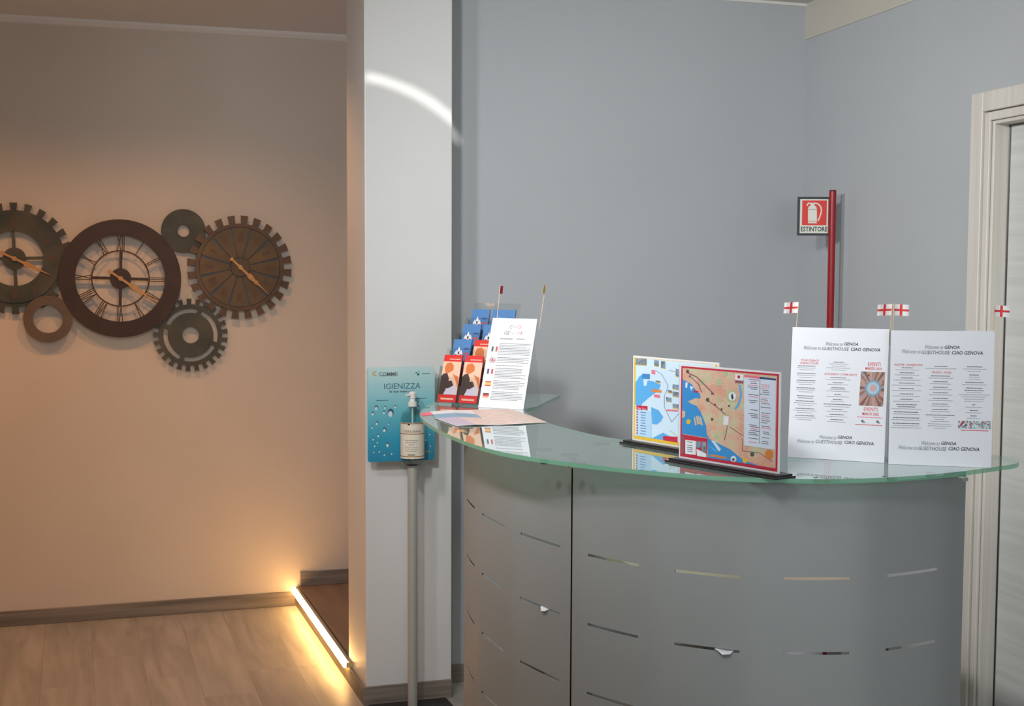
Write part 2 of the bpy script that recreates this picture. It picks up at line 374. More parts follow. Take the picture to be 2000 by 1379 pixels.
# rear wall with the window, behind the viewer
rb = MB(); WX0, WX1, WZ0, WZ1 = -.15, 2.15, 1.2, 2.5
rb.box((-2.7, -1.6, 0), (WX0, -1.48, CEIL)); rb.box((WX1, -1.6, 0), (3.4, -1.48, CEIL)); rb.box((WX0, -1.6, 0), (WX1, -1.48, WZ0)); rb.box((WX0, -1.6, WZ1), (WX1, -1.48, CEIL))
struct(rb.build('wall_rear', M_WALLW), 'white rear wall with the daylight window', 'wall')
wf = MB()
for x in (WX0, (WX0+WX1)/2-.03, WX1-.06): wf.box((x, -1.58, WZ0), (x+.06, -1.52, WZ1))
wf.box((WX0, -1.58, WZ0), (WX1, -1.52, WZ0+.06)); wf.box((WX0, -1.58, WZ1-.06), (WX1, -1.52, WZ1)); struct(wf.build('window_1', M_TRIM), 'white window frame behind the viewer', 'window')

# unseen spotlights added to brighten the reception corner and the counter
for (loc_, tgt_, pw_), lb_ in zip(ADDED_SPOTS, ('added spotlight over the lounge edge to brighten the door wall', 'added spotlight nearer the window to brighten the grey wall', 'added spotlight closest to the viewer to brighten the counter')):
    d_ = (Vector(tgt_)-Vector(loc_)).normalized(); e = empty('added_spotlight', loc_); tag(e, lb_, 'spotlight')
    a = MB(); a.cyl(d_*-.09, d_*-.01, .045, .05, 20); a.build('added_spot_head', M_STEEL, e, True)
    a = MB(); a.cyl(d_*-.05, Vector((0, 0, CEIL-loc_[2])), .008, None, 10); a.build('added_spot_arm', M_STEEL, e, True)
    spot('added_spot_lamp', loc_, tgt_, pw_, (.97, .99, 1.0), 1.5, 1.0, .10 if pw_ > 100 else .22)
# added unseen projector; its slit is shaped to cast the streak on the pillar
SPJ = Vector((.5, .3, 2.45)); arc = [(713, 151), (738, 154), (775, 167), (815, 184), (850, 206), (885, 234), (908, 262)]; thk = [7, 8, 8, 9, 10, 10, 5]
cpt = ony(800, 190, YP); ax_ = (cpt-SPJ).normalized(); pp = SPJ+ax_*.15
pj = empty('streak_helper', SPJ); tag(pj, 'unseen projector added to cast the streak on the pillar', 'projector')
xx_ = ax_.cross(Vector((0, 0, 1))).normalized(); yy_ = xx_.cross(ax_)
def gob(px, py):
    d = ony(px, py, YP)-SPJ; q_ = SPJ+d*(.15/d.dot(ax_))-pp; return q_.dot(xx_), q_.dot(yy_)
up_ = [gob(x, y-t) for (x, y), t in zip(arc, thk)]; dn_ = [gob(x, y+t) for (x, y), t in zip(arc, thk)]
a = MB(); w3 = lambda x, y: tuple(pp-SPJ+xx_*x+yy_*y); B_ = .05
for k in range(len(arc)-1):
    a.poly([w3(*up_[k]), w3(*up_[k+1]), w3(up_[k+1][0], B_), w3(up_[k][0], B_)]); a.poly([w3(*dn_[k+1]), w3(*dn_[k]), w3(dn_[k][0], -B_), w3(dn_[k+1][0], -B_)])
a.poly([w3(-B_, -B_), w3(dn_[0][0], -B_), w3(*dn_[0]), w3(*up_[0]), w3(up_[0][0], B_), w3(-B_, B_)]); a.poly([w3(dn_[-1][0], -B_), w3(B_, -B_), w3(B_, B_), w3(up_[-1][0], B_), w3(*up_[-1]), w3(*dn_[-1])])
a.build('slit_plate', M_DARK, pj, recalc=False)
a = MB(); a.cyl(ax_*-.08, ax_*-.02, .05, None, 20); a.cyl(ax_*-.05, Vector((0, 0, CEIL-SPJ.z)), .008, None, 10); a.build('housing', M_DARK, pj, True)
spot('streak_helper_lamp', SPJ, cpt, 800, (1.0, .98, .92), .42, .3, .0007)
# recessed downlights of the lounge, plus unseen ones added to fill the reception
dl = None
for k, (x, y) in enumerate(LAMPS+ADDED_LAMPS):
    e = empty('downlight', (x, y, CEIL))
    tag(e, 'small recessed ceiling spotlight '+('in front of the big brown clock', 'beside the corridor step', 'at the far end of the lounge', 'in the middle of the lounge', 'above the counter front, added as fill', 'near the middle of the reception, added as fill')[k], 'spotlight')
    a = MB(); a.lathe([(.045, -.004), (.05, -.001), (.05, 0)], 24); a.build('rim', M_STEEL, e)
    warm = k < len(LAMPS)
    s = spot('lamp', (x, y, CEIL-.03), (x, y+(.12 if warm else 0), 0), 40 if warm else 22, WARM if warm else NEUT, 2.3 if warm else 1.5, .9, .04)

# ================================================================== gear clock on the lounge wall
K = (ony(235, 544, YL)-ony(235, 545, YL)).z           # metres per pixel on that wall
def cw(px, py):
    p = ony(px, py, YL-.03); return p.x, p.z
M_BROWN = noise_mat('dark_brown_metal', srgb(60, 39, 22), srgb(68, 45, 27), (9, 9, 9), .5, .3)
M_BROWN2 = noise_mat('mid_brown_metal', srgb(100, 80, 60), srgb(108, 86, 66), (9, 9, 9), .5, .3)
M_IRON = noise_mat('weathered_iron', srgb(64, 64, 54), srgb(90, 84, 68), (7, 7, 7), .55, .35, detail=8)
M_RUST = noise_mat('rusty_plate', srgb(90, 73, 50), srgb(110, 87, 56), (8, 8, 8), .55, .3, detail=9)
M_RUSTED = noise_mat('rust_rim', srgb(86, 66, 48), srgb(104, 80, 58), (8, 8, 8), .55, .3)
M_SLATE = mat('slate_blue_metal', srgb(84, 87, 90), .5, .4)
M_HAND = noise_mat('copper_orange', srgb(176, 124, 68), srgb(196, 142, 82), (40, 40, 40), .45, .3)
M_RUSTINK = mat('rust_orange_paint', srgb(92, 66, 46), .6)
gc = empty('gear_wall_clock', (0, YL, 0)); tag(gc, 'large metal wall clock of interlocking brown and grey gears', 'wall clock')
def gear_root_mesh(name, build, m):
    s = MB(); build(s); return s.build(name, m, gc)
def teeth(s, cx, cz, n, r0, r1, w0, w1, y0, y1, ph=0.0):
    for k in range(n):
        a = ph+2*math.pi*k/n; c, d = math.cos(a), math.sin(a)
        P = lambda r, t: (cx+r*c-t*d, cz+r*d+t*c)
        s.prism([P(r0, -w0/2), P(r1, -w1/2), P(r1, w1/2), P(r0, w0/2)], y0, y1)
def bar(s, cx, cz, a, r0, r1, w, y0, y1):
    c, d = math.cos(a), math.sin(a); P = lambda r, t: (cx+r*c-t*d, cz+r*d+t*c)
    s.prism([P(r0, -w/2), P(r1, -w/2), P(r1, w/2), P(r0, w/2)], y0, y1)
def hand(parent, cx, cz, a, r_long, r_short, y):
    s = MB(); c, d = math.cos(a), math.sin(a); P = lambda r, t: (cx+r*c-t*d, cz+r*d+t*c)
    k = r_long/75.0
    up = [(-.30, 3.4), (-.27, 4.0), (-.22, 2.2), (-.06, 2.0), (0, 4.2), (.06, 2.2), (.25, 2.6), (.33, 5.2), (.43, 4.4), (.50, 2.6), (.56, 4.4), (.62, 2.2), (.72, 1.3), (1.0, .5)]
    rs = r_short/.30/r_long
    pts = [P((t*r_long if t > 0 else t*r_long*rs), w*K) for t, w in up]+[P((t*r_long if t > 0 else t*r_long*rs), -w*K) for t, w in reversed(up)]
    s.prism(list(reversed(pts)), y, y+.003); s.build('clock_hand', M_HAND, parent)
    s = MB(); s.disc(cx, cz, 4.5*K, y-.003, y+.004, 16); s.build('hand_pivot', M_HAND, parent)
ROM = ['XII', 'I', 'II', 'III', 'IV', 'V', 'VI', 'VII', 'VIII', 'IX', 'X', 'XI']
def glyphs(word):                       # roman numeral strokes in a unit box per letter: list of ((x0,z0),(x1,z1))
    out = []; x = 0
    for ch in word:
        if ch == 'I': out.append(((x+.12, 0), (x+.12, 1))); x += .26
        elif ch == 'V': out += [((x, 1), (x+.27, 0)), ((x+.27, 0), (x+.54, 1))]; x += .58
        else: out += [((x, 0), (x+.5, 1)), ((x, 1), (x+.5, 0))]; x += .56
    return out, x-.03
def numeral(parent, word, cx, cz, ang, r0, r1, wfac, th, y0, y1, m):
    st, wd = glyphs(word); s = MB(); c, d = math.cos(ang), math.sin(ang)
    hgt = r1-r0
    def P(p): 
        t = (p[0]-wd/2)*hgt*wfac; r = r0+p[1]*hgt; return Vector((cx+r*c+t*d, cz+r*d-t*c))
    for a, b in st:
        A, B = P(a), P(b); dd = (B-A).normalized(); nn = Vector((-dd.y, dd.x))*th/2
        y0 -= .00012; s.prism([A-nn, B-nn, B+nn, A+nn], y0, y1)
    return s.build('numeral', m, parent)
# y is relative to the wall (negative = into the room)
# -- left toothed gear clock
cx, cz = cw(28, 505)
g = gear_root_mesh('toothed_clock_gear', lambda s: (s.ring(cx, cz, 52*K, 92*K, -.022, -.012, 96), teeth(s, cx, cz, 24, 90*K, 106*K, 10*K, 14*K, -.021, -.013, math.pi/2)), M_IRON)
s = MB(); s.ring(cx, cz, 52*K, 84*K, -.028, -.022, 96); s.build('chapter_ring', M_IRON, g)
s = MB(); s.disc(cx, cz, 21*K, -.026, -.016, 40)
s.build('hub', M_IRON, g)
for k in range(4):
    s = MB(); bar(s, cx, cz, k*math.pi/2+.03, 18*K, 56*K, 6*K, -.023, -.017); s.build('spoke', M_IRON, g)
for k in range(12): numeral(g, ROM[k], cx, cz, math.pi/2-k*math.pi/6, 59*K, 76*K, .7, 2.0*K, -.0285, -.028, M_RUSTINK)
hx, hz = cw(98, 537); hand(g, cx, cz, math.atan2(hz-cz, hx-cx), math.hypot(hx-cx, hz-cz), 27*K, -.034)
# -- large brown ring clock
cx, cz = cw(235.5, 544)
g = gear_root_mesh('ring_clock', lambda s: s.ring(cx, cz, 84*K, 114.5*K, -.042, -.024, 128), M_BROWN)
s = MB(); s.ring(cx, cz, 52.5*K, 55*K, -.034, -.030, 96); s.build('inner_ring', M_BROWN, g)
s = MB(); s.disc(cx, cz, 20*K, -.038, -.028, 40); s.build('hub', M_BROWN, g)
for k in range(4):
    s = MB(); bar(s, cx, cz, k*math.pi/2-.03, 17*K, 54*K, 5.5*K, -.035, -.030); s.build('spoke', M_BROWN, g)
for k in range(12): numeral(g, ROM[k], cx, cz, math.pi/2-.03-k*math.pi/6, 54*K, 86*K, .42, 1.6*K, -.034, -.030, M_BROWN)
hx, hz = cw(305.5, 590); hand(g, cx, cz, math.atan2(hz-cz, hx-cx), math.hypot(hx-cx, hz-cz), 27*K, -.046)
# -- small brown ring
cx, cz = cw(94, 623)
gear_root_mesh('brown_ring', lambda s: s.ring(cx, cz, 27*K, 45*K, -.040, -.028, 64), M_BROWN2)
# -- plain disc
cx, cz = cw(359, 451)
gear_root_mesh('holed_disc', lambda s: s.ring(cx, cz, 11.5*K, 43*K, -.018, -.010, 64), M_IRON)
# -- right gear with twelve plates
cx, cz = cw(468.5, 522)
g = gear_root_mesh('plated_clock_gear', lambda s: (s.ring(cx, cz, 3*K, 83*K, -.026, -.018, 96),), M_SLATE)
g.data.materials[0] = M_SLATE
s = MB(); s.ring(cx, cz, 80*K, 87*K, -.036, -.022, 96); teeth(s, cx, cz, 24, 85*K, 102.8*K, 10*K, 14.4*K, -.031, -.0205, math.pi/2-.1); s.build('toothed_rim', M_RUSTED, g)
for k in range(12):
    a = math.pi/2-.03-k*math.pi/6; s = MB(); gap = .5*5.0
    s.ring(cx, cz, 20*K, 79*K, -.034, -.026, 8, None, a-math.pi/12+.034, a+math.pi/12-.034); s.build('sector_plate', M_RUST, g)
    numeral(g, ROM[k], cx, cz, a, 52*K, 68*K, .7, 2.0*K, -.0345, -.034, M_RUSTINK)
s = MB(); s.disc(cx, cz, 18.5*K, -.040, -.03, 40); s.build('hub', M_RUSTED, g)
hx, hz = cw(524, 575); hand(g, cx, cz, math.atan2(hz-cz, hx-cx), math.hypot(hx-cx, hz-cz), 26*K, -.046)
# -- small slotted gear
cx, cz = cw(373, 654.5)
def sg(s):
    s.ring(cx, cz, 16.5*K, 44*K, -.024, -.014, 72); s.ring(cx, cz, 53*K, 61*K, -.024, -.014, 72)
    for k in range(4): bar(s, cx, cz, math.radians(69+90*k), 42*K, 55*K, 8*K, -.0246, -.0145)
    teeth(s, cx, cz, 25, 60*K, 72*K, 7*K, 9.5*K, -.023, -.015, .1)
gear_root_mesh('slotted_gear', sg, M_IRON)
# -- standoffs that carry it on the wall
s = MB()
for px, py in ((28, 430), (28, 580), (150, 470), (320, 610), (236, 640), (330, 451), (469, 600), (469, 445), (373, 690), (94, 660)):
    a, b = cw(px, py); s = MB(); s.cyl((a, -.02, b), (a, 0, b), .006, None, 10); s.build('wall_standoff', M_DARK, gc)

# ================================================================== hand sanitiser stand by the pillar
SX, SY = 1.137, 4.575
st = empty('sanitiser_stand', (SX, SY, 0)); tag(st, 'grey pole stand with blue hygiene panel in front of the pillar', 'sanitiser stand')
a = MB(); a.box((-.147, -.20, 0), (.147, .085, .012)); bevel(a.build('base_plate', M_DARK, st), .006)
BZ0 = ony(795, 909, SY).z
a = MB(); a.cyl((0, 0, .012), (0, 0, BZ0-.004), .0175, None, 24); a.build('pole', mat('grey_pole_paint', (.46, .46, .42), .4, .3), st, True)
a = MB(); a.cyl((0, 0, BZ0-.004), (0, 0, BZ0), .022, None, 24); a.box((-.012, .005, BZ0-.03), (.012, .04, BZ0-.018)); a.build('bottle_tray', M_STEEL, st, True)
# panel
PY = SY+.045
pl = [ony(718, 717, PY), ony(849, 717, PY), ony(851, 899, PY), ony(722, 905, PY)]
sh = Sheet(Vector((ony(719, 903, PY).x, PY, ony(719, 903, PY).z)), (1, 0, 0), (0, 0, 1))
Wp = ony(850, 800, PY).x-ony(719.5, 800, PY).x; Hp = ony(719, 718, PY).z-sh.o.z
def rrect(x0, z0, x1, z1, r, n=5):
    out = []
    for cx_, cz_, a0 in ((x1-r, z0+r, -90), (x1-r, z1-r, 0), (x0+r, z1-r, 90), (x0+r, z0+r, 180)):
        for k in range(n+1):
            a = math.radians(a0+90*k/n); out.append((cx_+r*math.cos(a), cz_+r*math.sin(a)))
    return out
m = mat('hygiene_panel_print', (.3, .6, .7), .25); b = m.node_tree.nodes['Principled BSDF']
tc = N(m, 'ShaderNodeTexCoord'); sp = N(m, 'ShaderNodeSeparateXYZ'); mr = N(m, 'ShaderNodeMapRange'); mr.inputs['From Min'].default_value = 0; mr.inputs['From Max'].default_value = Hp
cr = N(m, 'ShaderNodeValToRGB'); cr.color_ramp.elements[0].color = (*srgb(44, 136, 172), 1); cr.color_ramp.elements[1].color = (*srgb(188, 214, 212), 1)
e_ = cr.color_ramp.elements.new(.55); e_.color = (*srgb(112, 186, 198), 1); e_ = cr.color_ramp.elements.new(.25); e_.color = (*srgb(58, 158, 188), 1)
L(m, tc.outputs['Object'], sp.inputs[0]); L(m, sp.outputs['Z'], mr.inputs['Value']); L(m, mr.outputs[0], cr.inputs[0]); L(m, cr.outputs[0], b.inputs['Base Color'])
a = MB(); a.prism(rrect(0, 0, Wp, Hp, .008), 0, .006); pn = a.build('panel', m, st); pn.location = sh.o-Vector((SX, SY, 0))
pr = Print(sh)
M_TEAL = mat('dark_teal_ink', srgb(40, 96, 108), .5); M_GREEN = mat('green_ink', srgb(0, 120, 90), .5); M_DROP = mat('droplet_white', srgb(205, 225, 228), .4); M_DROPD = mat('droplet_shade', srgb(60, 88, 110), .4)
def pt(body, x0, x1, y, h, mt, **k):
    A = sh.loc(x0, y); B = sh.loc(x1, y); pr.text(body, A[0], B[0], (A[1]+B[1])/2, h*.00182, mt, **k)
pt('IGIENIZZA', 750, 821, 754, 11, M_TEAL); pt('le tue mani qui', 761, 807, 765, 5.5, M_BLACK, bold=.02)
pt('COMMK', 740, 778, 730.5, 7, M_GREYINK, bold=.008)
A = sh.loc(732, 730); pr.mb.ring(A[0], A[1], .006, .009, pr.y(1), pr.y(1)+.0001, 16, mat('gold_ink', srgb(190, 160, 90), .5), .7, 5.6)
pr.mb.ring(A[0], A[1], .002, .0045, pr.y(1), pr.y(1)+.0001, 16, MATS['gold_ink'], .7, 5.6)
for px_, py_, r in ((817, 731, .0045), (813, 728, .0028), (818, 726, .0022)):
    A = sh.loc(px_, py_); pr.circ(A[0], A[1], r, M_GREEN, 1)
for px_, py_, ln, mt in ((832, 730, .028, M_TEAL), (759, 734, .06, M_LIGHTINK), (747, 782, .045, M_TEAL), (822, 778, .038, M_TEAL)):
    A = sh.loc(px_, py_); pr.words(A[0], ln, A[1], .003, mt)
rr = random.Random(3)
for px_, py_, r in ((735, 797, 6), (728, 808, 5), (763, 807, 10), (750, 806, 4.5), (752, 796, 4), (817, 796, 5), (736, 827, 5), (751, 840, 6), (727, 835, 3.5), (739, 851, 4), (729, 858, 3.5), (737, 864, 3), (757, 869, 6), (732, 871, 3.5), (730, 883, 3), (741, 882, 3), (751, 888, 4), (765, 886, 3), (823, 842, 8), (839, 848, 3), (832, 859, 3), (822, 869, 6), (841, 871, 3), (759, 828, 3), (772, 795, 4)):
    A = sh.loc(px_, py_); q = r*.00182*.62
    pr.circ(A[0], A[1]+q*.2, q, M_DROPD, 1, 12, q*1.25); pr.circ(A[0]-q*.1, A[1]-q*.25, q*.72, M_DROP, 2, 12, q*.9)
A = sh.loc(833, 882); pr.text('MB', A[0]-.012, A[0]+.014, A[1], .009, MATS['gold_ink'])
po = pr.build('panel_print', st); po.location = sh.o-Vector((SX, SY, 0))
# bottle
bo = empty('sanitiser_bottle', (SX, SY, BZ0)); tag(bo, 'clear pump bottle of hand gel with white label', 'bottle')
R = .0415; pz = lambda y: ony(795, y, SY).z-BZ0
M_BOT = clear('clear_plastic', (.80, .86, .86)); M_GEL = mat('white_pump_plastic', (.75, .74, .70), .4)
a = MB(); a.lathe([(.02, 0), (.034, .002), (R, .012), (R, pz(815)), (R*.92, pz(806)), (.018, pz(797)), (.014, pz(790))], 32); a.build('bottle_body', M_BOT, bo, True)
a = MB(); z0, z1 = pz(894), pz(824); n = 32
for j in range(n+1):
    t = math.radians(180+ -15 + 210*j/n); a.v += [((R+.0006)*math.cos(t), (R+.0006)*math.sin(t), z0), ((R+.0006)*math.cos(t), (R+.0006)*math.sin(t), z1)]
for j in range(n): a.f.append((2*j, 2*j+2, 2*j+3, 2*j+1)); a.m.append(0)
lb = a.build('label', mat('cream_label', srgb(222, 214, 196), .55), bo, True)
a = MB()
def lab(x0, x1, z, th, mt, rad=R+.0012):
    nn = max(2, int((x1-x0)/.006)); i = len(a.v); k = a.mi(mt)
    for j in range(nn+1):
        x = x0+(x1-x0)*j/nn; t = x/rad-math.pi/2-.32
        a.v += [(rad*math.cos(t), rad*math.sin(t), z-th/2), (rad*math.cos(t), rad*math.sin(t), z+th/2)]
    for j in range(nn): a.f.append((i+2*j, i+2*j+2, i+2*j+3, i+2*j+1)); a.m.append(k)
M_GOLD = mat('brown_gold_ink', srgb(150, 100, 50), .5)
for yy in (825.5, 845.5, 889.5): lab(-.06, .06, pz(yy), .0028, M_GOLD)
vs, fs = text_mesh('STERILMANI', 0, 0); bx = max(v[0] for v in vs); i = len(a.v); k = a.mi(M_GREYINK)
for vx, vz in vs:
    t = (-.033+.066*vx/bx)/(R+.0012)-math.pi/2-.32; a.v.append(((R+.0012)*math.cos(t), (R+.0012)*math.sin(t), pz(843)+vz*.012))
for f_ in fs: a.f.append(tuple(i+q for q in f_)); a.m.append(k)
for yy, wd in ((858, .05), (862, .04), (866, .02), (871, .052), (875, .046), (879, .04)):
    x = -wd/2
    while x < wd/2: d_ = rr.uniform(.004, .009); lab(x, min(x+d_, wd/2), pz(yy), .0018, M_LIGHTINK); x += d_+.0014
lab(-.014, .012, pz(886), .0035, M_GREYINK); lab(-.014, -.006, pz(827), .006, M_DARK)
a.build('label_print', None, bo, recalc=False)['kind'] = 'stuff'
a = MB(); a.lathe([(.016, pz(794)), (.016, pz(786)), (.011, pz(785)), (.009, pz(779)), (.012, pz(778)), (.013, pz(768)), (.008, pz(765))], 20)
zz = pz(772); a.cyl((0, 0, zz), (-.026, -.016, zz+.001), .006, .004, 12); a.build('pump_head', M_GEL, bo, True)
a = MB(); a.cyl((0, 0, .01), (0, 0, pz(794)), .003, None, 10); a.build('dip_tube', M_GEL, bo, True)

# ================================================================== reception counter
ZC = 1.145; GTH = .010
PAN = [(1.0662, 3.6422), (1.0446, 3.4972), (1.0385, 3.4042), (1.0420, 3.2183), (1.0523, 3.1212), (1.0910, 2.9422), (1.1201, 2.8370), (1.1874, 2.7019),
       (1.2424, 2.6289), (1.3485, 2.5295), (1.4322, 2.4921), (1.5678, 2.4500), (1.6576, 2.4488), (1.8041, 2.4760)]
ctrl = [(1.30, 4.25), (1.20, 4.05), (1.12, 3.86)]+PAN+[(1.905, 2.520)]
def catmull(P, per=8):
    out = []; Q = [Vector(p) for p in P]; Q = [Q[0]*2-Q[1]]+Q+[Q[-1]*2-Q[-2]]
    for i in range(1, len(Q)-2):
        p0, p1, p2, p3 = Q[i-1], Q[i], Q[i+1], Q[i+2]
        for k in range(per):
            t = k/per
            out.append(.5*((2*p1)+(p2-p0)*t+(2*p0-5*p1+4*p2-p3)*t*t+(3*p1-p0-3*p2+p3)*t*t*t))
    out.append(Q[-2]); return out
def smooth_open(P, it):
    P = [Vector(p) for p in P]
    for _ in range(it): P = [P[0]]+[P[i]*.5+(P[i-1]+P[i+1])*.25 for i in range(1, len(P)-1)]+[P[-1]]
    return P
ct = empty('reception_counter', (1.35, 2.75, 0)); tag(ct, 'curved silver reception counter with slotted metal panels and glass top', 'reception counter')
CO = Vector((1.35, 2.75, 0))
PER = 8; curve = catmull(ctrl, PER)           # slot i spans curve indices (3+2i)*PER .. (4+2i)*PER
slots = [((3+2*i)*PER, (4+2*i)*PER) for i in range(7)]
Z0, DZS, SH = .921, .1617, .0066
rowz = [Z0-k*DZS for k in range(6)]
PT = ZC-GTH-.008; PB = .03
zs = sorted([PB, PT]+[z-SH/2 for z in rowz]+[z+SH/2 for z in rowz])
seam = int(8.45*PER)
def inward(i):
    a = curve[max(i-1, 0)]; b = curve[min(i+1, len(curve)-1)]; t = (b-a).normalized(); return Vector((-t.y, t.x))
def panel(i0, i1, name):
    """curved sheet metal, 1.6 mm thick, with the slots cut through"""
    nz = len(zs); TH = .0016; v = []; f = []; nrm = []; ns = i1-i0+1
    for side in (0, 1):
        for i in range(i0, i1+1):
            q = curve[i]+inward(i)*(TH*side); v += [(q.x-CO.x, q.y-CO.y, z) for z in zs]
    solid = lambda i, k: i0 <= i < i1 and 0 <= k < nz-1 and not (any(a <= i < b for a, b in slots) and any(abs((zs[k]+zs[k+1])/2-r) < SH/2 for r in rowz))
    V = lambda side, i, k: side*ns*nz+(i-i0)*nz+k
    for i in range(i0, i1):
        for k in range(nz-1):
            if not solid(i, k): continue
            f.append((V(0, i, k), V(0, i+1, k), V(0, i+1, k+1), V(0, i, k+1))); nrm.append([-inward(i), -inward(i+1), -inward(i+1), -inward(i)])
            f.append((V(1, i, k), V(1, i, k+1), V(1, i+1, k+1), V(1, i+1, k))); nrm.append([inward(i), inward(i), inward(i+1), inward(i+1)])
            for di, dk, e in ((-1, 0, ((i, k), (i, k+1))), (1, 0, ((i+1, k), (i+1, k+1))), (0, -1, ((i, k), (i+1, k))), (0, 1, ((i, k+1), (i+1, k+1)))):
                if solid(i+di, k+dk): continue
                (a, b), (c, d) = e; j0 = len(v); v.extend([v[V(0, a, b)], v[V(0, c, d)], v[V(1, c, d)], v[V(1, a, b)]]); f.append((j0, j0+1, j0+2, j0+3))
                t = Vector((inward(i).y, -inward(i).x)); nn = Vector((t.x*di, t.y*di, dk)) if True else None; nrm.append([nn]*4)
    me = bpy.data.meshes.new(name); me.from_pydata(v, [], f); me.materials.append(M_METAL)
    me.polygons.foreach_set('use_smooth', [True]*len(f))
    me.normals_split_custom_set([tuple(Vector((n_[0], n_[1], n_[2] if len(n_) > 2 else 0)).normalized()) for q in nrm for n_ in q])
    o = bpy.data.objects.new(name, me); COL.objects.link(o); o.parent = ct; return o
panel(0, seam-0, 'front_panel'); 
# second panel starts a few millimetres further along
sv = curve[seam].copy(); d_ = (curve[seam+1]-curve[seam]).normalized(); curve2 = curve[seam]+d_*.006; curve[seam] = curve2
panel(seam, len(curve)-1, 'front_panel'); curve[seam] = sv
for i in (10, seam, len(curve)-3, 5*PER, 14*PER):
    n2 = inward(i); q = curve[i]+n2*.018; t = Vector((n2.y, -n2.x)); s = MB()
    T = Matrix(((t.x, n2.x, 0, q.x-CO.x), (t.y, n2.y, 0, q.y-CO.y), (0, 0, 1, 0), (0, 0, 0, 1)))
    if i in (5*PER, 14*PER): continue
    s.box((-.014, -.014, .0), (.014, .014, PT), None, T); s.build('upright', M_DARK if i == seam else M_METAL, ct)
# glass top outline (outer rim then inner rim)
GO = [(1.20, 4.36), (1.097, 4.171), (1.04, 4.035), (.975, 3.84), (.938, 3.55), (.931, 3.287), (.942, 3.10), (.973, 2.953), (1.054, 2.788), (1.159, 2.636), (1.278, 2.509), (1.452, 2.414), (1.604, 2.390), (1.772, 2.407), (1.943, 2.459)]
END = [(2.02, 2.490), (2.060, 2.545), (2.062, 2.60), (2.035, 2.645), (1.985, 2.665)]
GI = [(1.88, 2.66), (1.70, 2.67), (1.55, 2.73), (1.42, 2.88), (1.335, 3.11), (1.292, 3.26), (1.272, 3.53), (1.295, 3.75), (1.321, 3.89), (1.384, 3.97), (1.49, 4.15), (1.60, 4.33)]
outl = smooth_open(catmull(GO+END+GI, 8), 6)+[Vector((1.58, 4.38)), Vector((1.50, 4.42)), Vector((1.30, 4.44))]
s = MB(); s.prismz([(p.x-CO.x, p.y-CO.y) for p in outl], ZC-GTH, ZC); gt = s.build('glass_top', M_GLASS, ct); 
gt.data.materials.append(M_GEDGE)
for p_ in gt.data.polygons: p_.material_index = 1 if abs(p_.normal.z) < .5 else 0
# bmesh cannot light a concave n-gon well: triangulate it
bm = bmesh.new(); bm.from_mesh(gt.data); bmesh.ops.triangulate(bm, faces=[f for f in bm.faces if len(f.verts) > 4]); bm.to_mesh(gt.data); bm.free()
for (px, py) in ((1063, 903), (1112, 911), (1593, 933), (1728, 931), (1881, 936), (1175, 864), (905, 866)):
    q = onz(px, py, ZC-GTH-.004); i = min(range(len(curve)), key=lambda k: (curve[k]-Vector((q.x, q.y))).length); c2 = curve[i]+inward(i)*.012
    s = MB(); s.cyl((c2.x-CO.x, c2.y-CO.y, PT-.002), (c2.x-CO.x, c2.y-CO.y, ZC-GTH), .011, None, 16); s.build('glass_standoff', M_CHROME, ct, True)
for (px, py), mt_ in (((1881, 935), M_CHROME), ((1063, 902), M_DARK), ((1113, 910), M_CHROME)):
    q = onz(px, py, ZC-GTH-.004)-CO; s = MB(); s.box((q.x-.008, q.y-.008, ZC-GTH-.009), (q.x+.008, q.y+.008, ZC-GTH)); bevel(s.build('glass_clamp', mt_, ct), .002)
for px, py in ((1175, 866), (1112, 887), (1062, 877), (1225, 872)):
    q = onz(px, py, ZC-GTH)-CO; s = MB(); s.cyl((q.x, q.y, ZC-GTH-.004), (q.x, q.y, ZC-GTH), .022, None, 24); s.build('glass_pad', mat('grey_rubber', (.16, .17, .17), .6), ct, True)
for px, py in ((1593, 932), (1727, 930)):
    q = onz(px, py, ZC)-CO; s = MB(); s.cyl((q.x, q.y, ZC), (q.x, q.y, ZC+.0015), .005, .004, 14); s.build('glass_screw', M_CHROME, ct, True)
# desk behind the panels, glimpsed through the slots
dk = empty('office_desk', (1.82, 3.5, 0)); tag(dk, 'cream desk standing inside the curve of the counter', 'desk')
M_CREAM = mat('cream_laminate', srgb(214, 200, 178), .5)
s = MB(); s.box((-.32, -.5, .715), (.3, .5, .74)); bevel(s.build('desk_top', M_CREAM, dk), .003)
for sx in (-.27, .26):
    for sy in (-.45, .45):
        s = MB(); s.box((sx-.02, sy-.02, 0), (sx+.02, sy+.02, .715)); s.build('leg', M_STEEL, dk)
for (px, py, sc, lab_) in ((1421, 1271, 1.0, 'white paper corner poking through a lower counter slot'), (1068, 1188, .8, 'small white paper scrap sticking out of the left panel slot')):
    z = rowz[1]; q = onz(px, py, z); i = min(range(len(curve)), key=lambda k: (curve[k]-Vector((q.x, q.y))).length); n2 = inward(i); t = Vector((n2.y, -n2.x)); b0 = curve[i]
    s = MB()
    def C3(u_, w_, zz): p = b0+t*u_-n2*w_; return (p.x, p.y, zz)
    wd = .02*sc
    top = [C3(-wd, -.04, z), C3(wd, -.04, z), C3(wd, .002, z), C3(wd*.8, .010*sc, z-.004), C3(0, .014*sc, z-.006), C3(-wd*.6, .006, z-.001), C3(-wd, .002, z+.001)]
    s.poly([(p[0], p[1], p[2]+.0004) for p in top]); s.poly([(p[0], p[1], p[2]-.0004) for p in reversed(top)])
    n = len(top); 
    for k in range(n): s.f.append((k, (k+1) % n, 2*n-1-(k+1) % n, 2*n-1-k)); s.m.append(0)
    tag(s.build('paper_scrap', M_PAPER), lab_, 'paper')

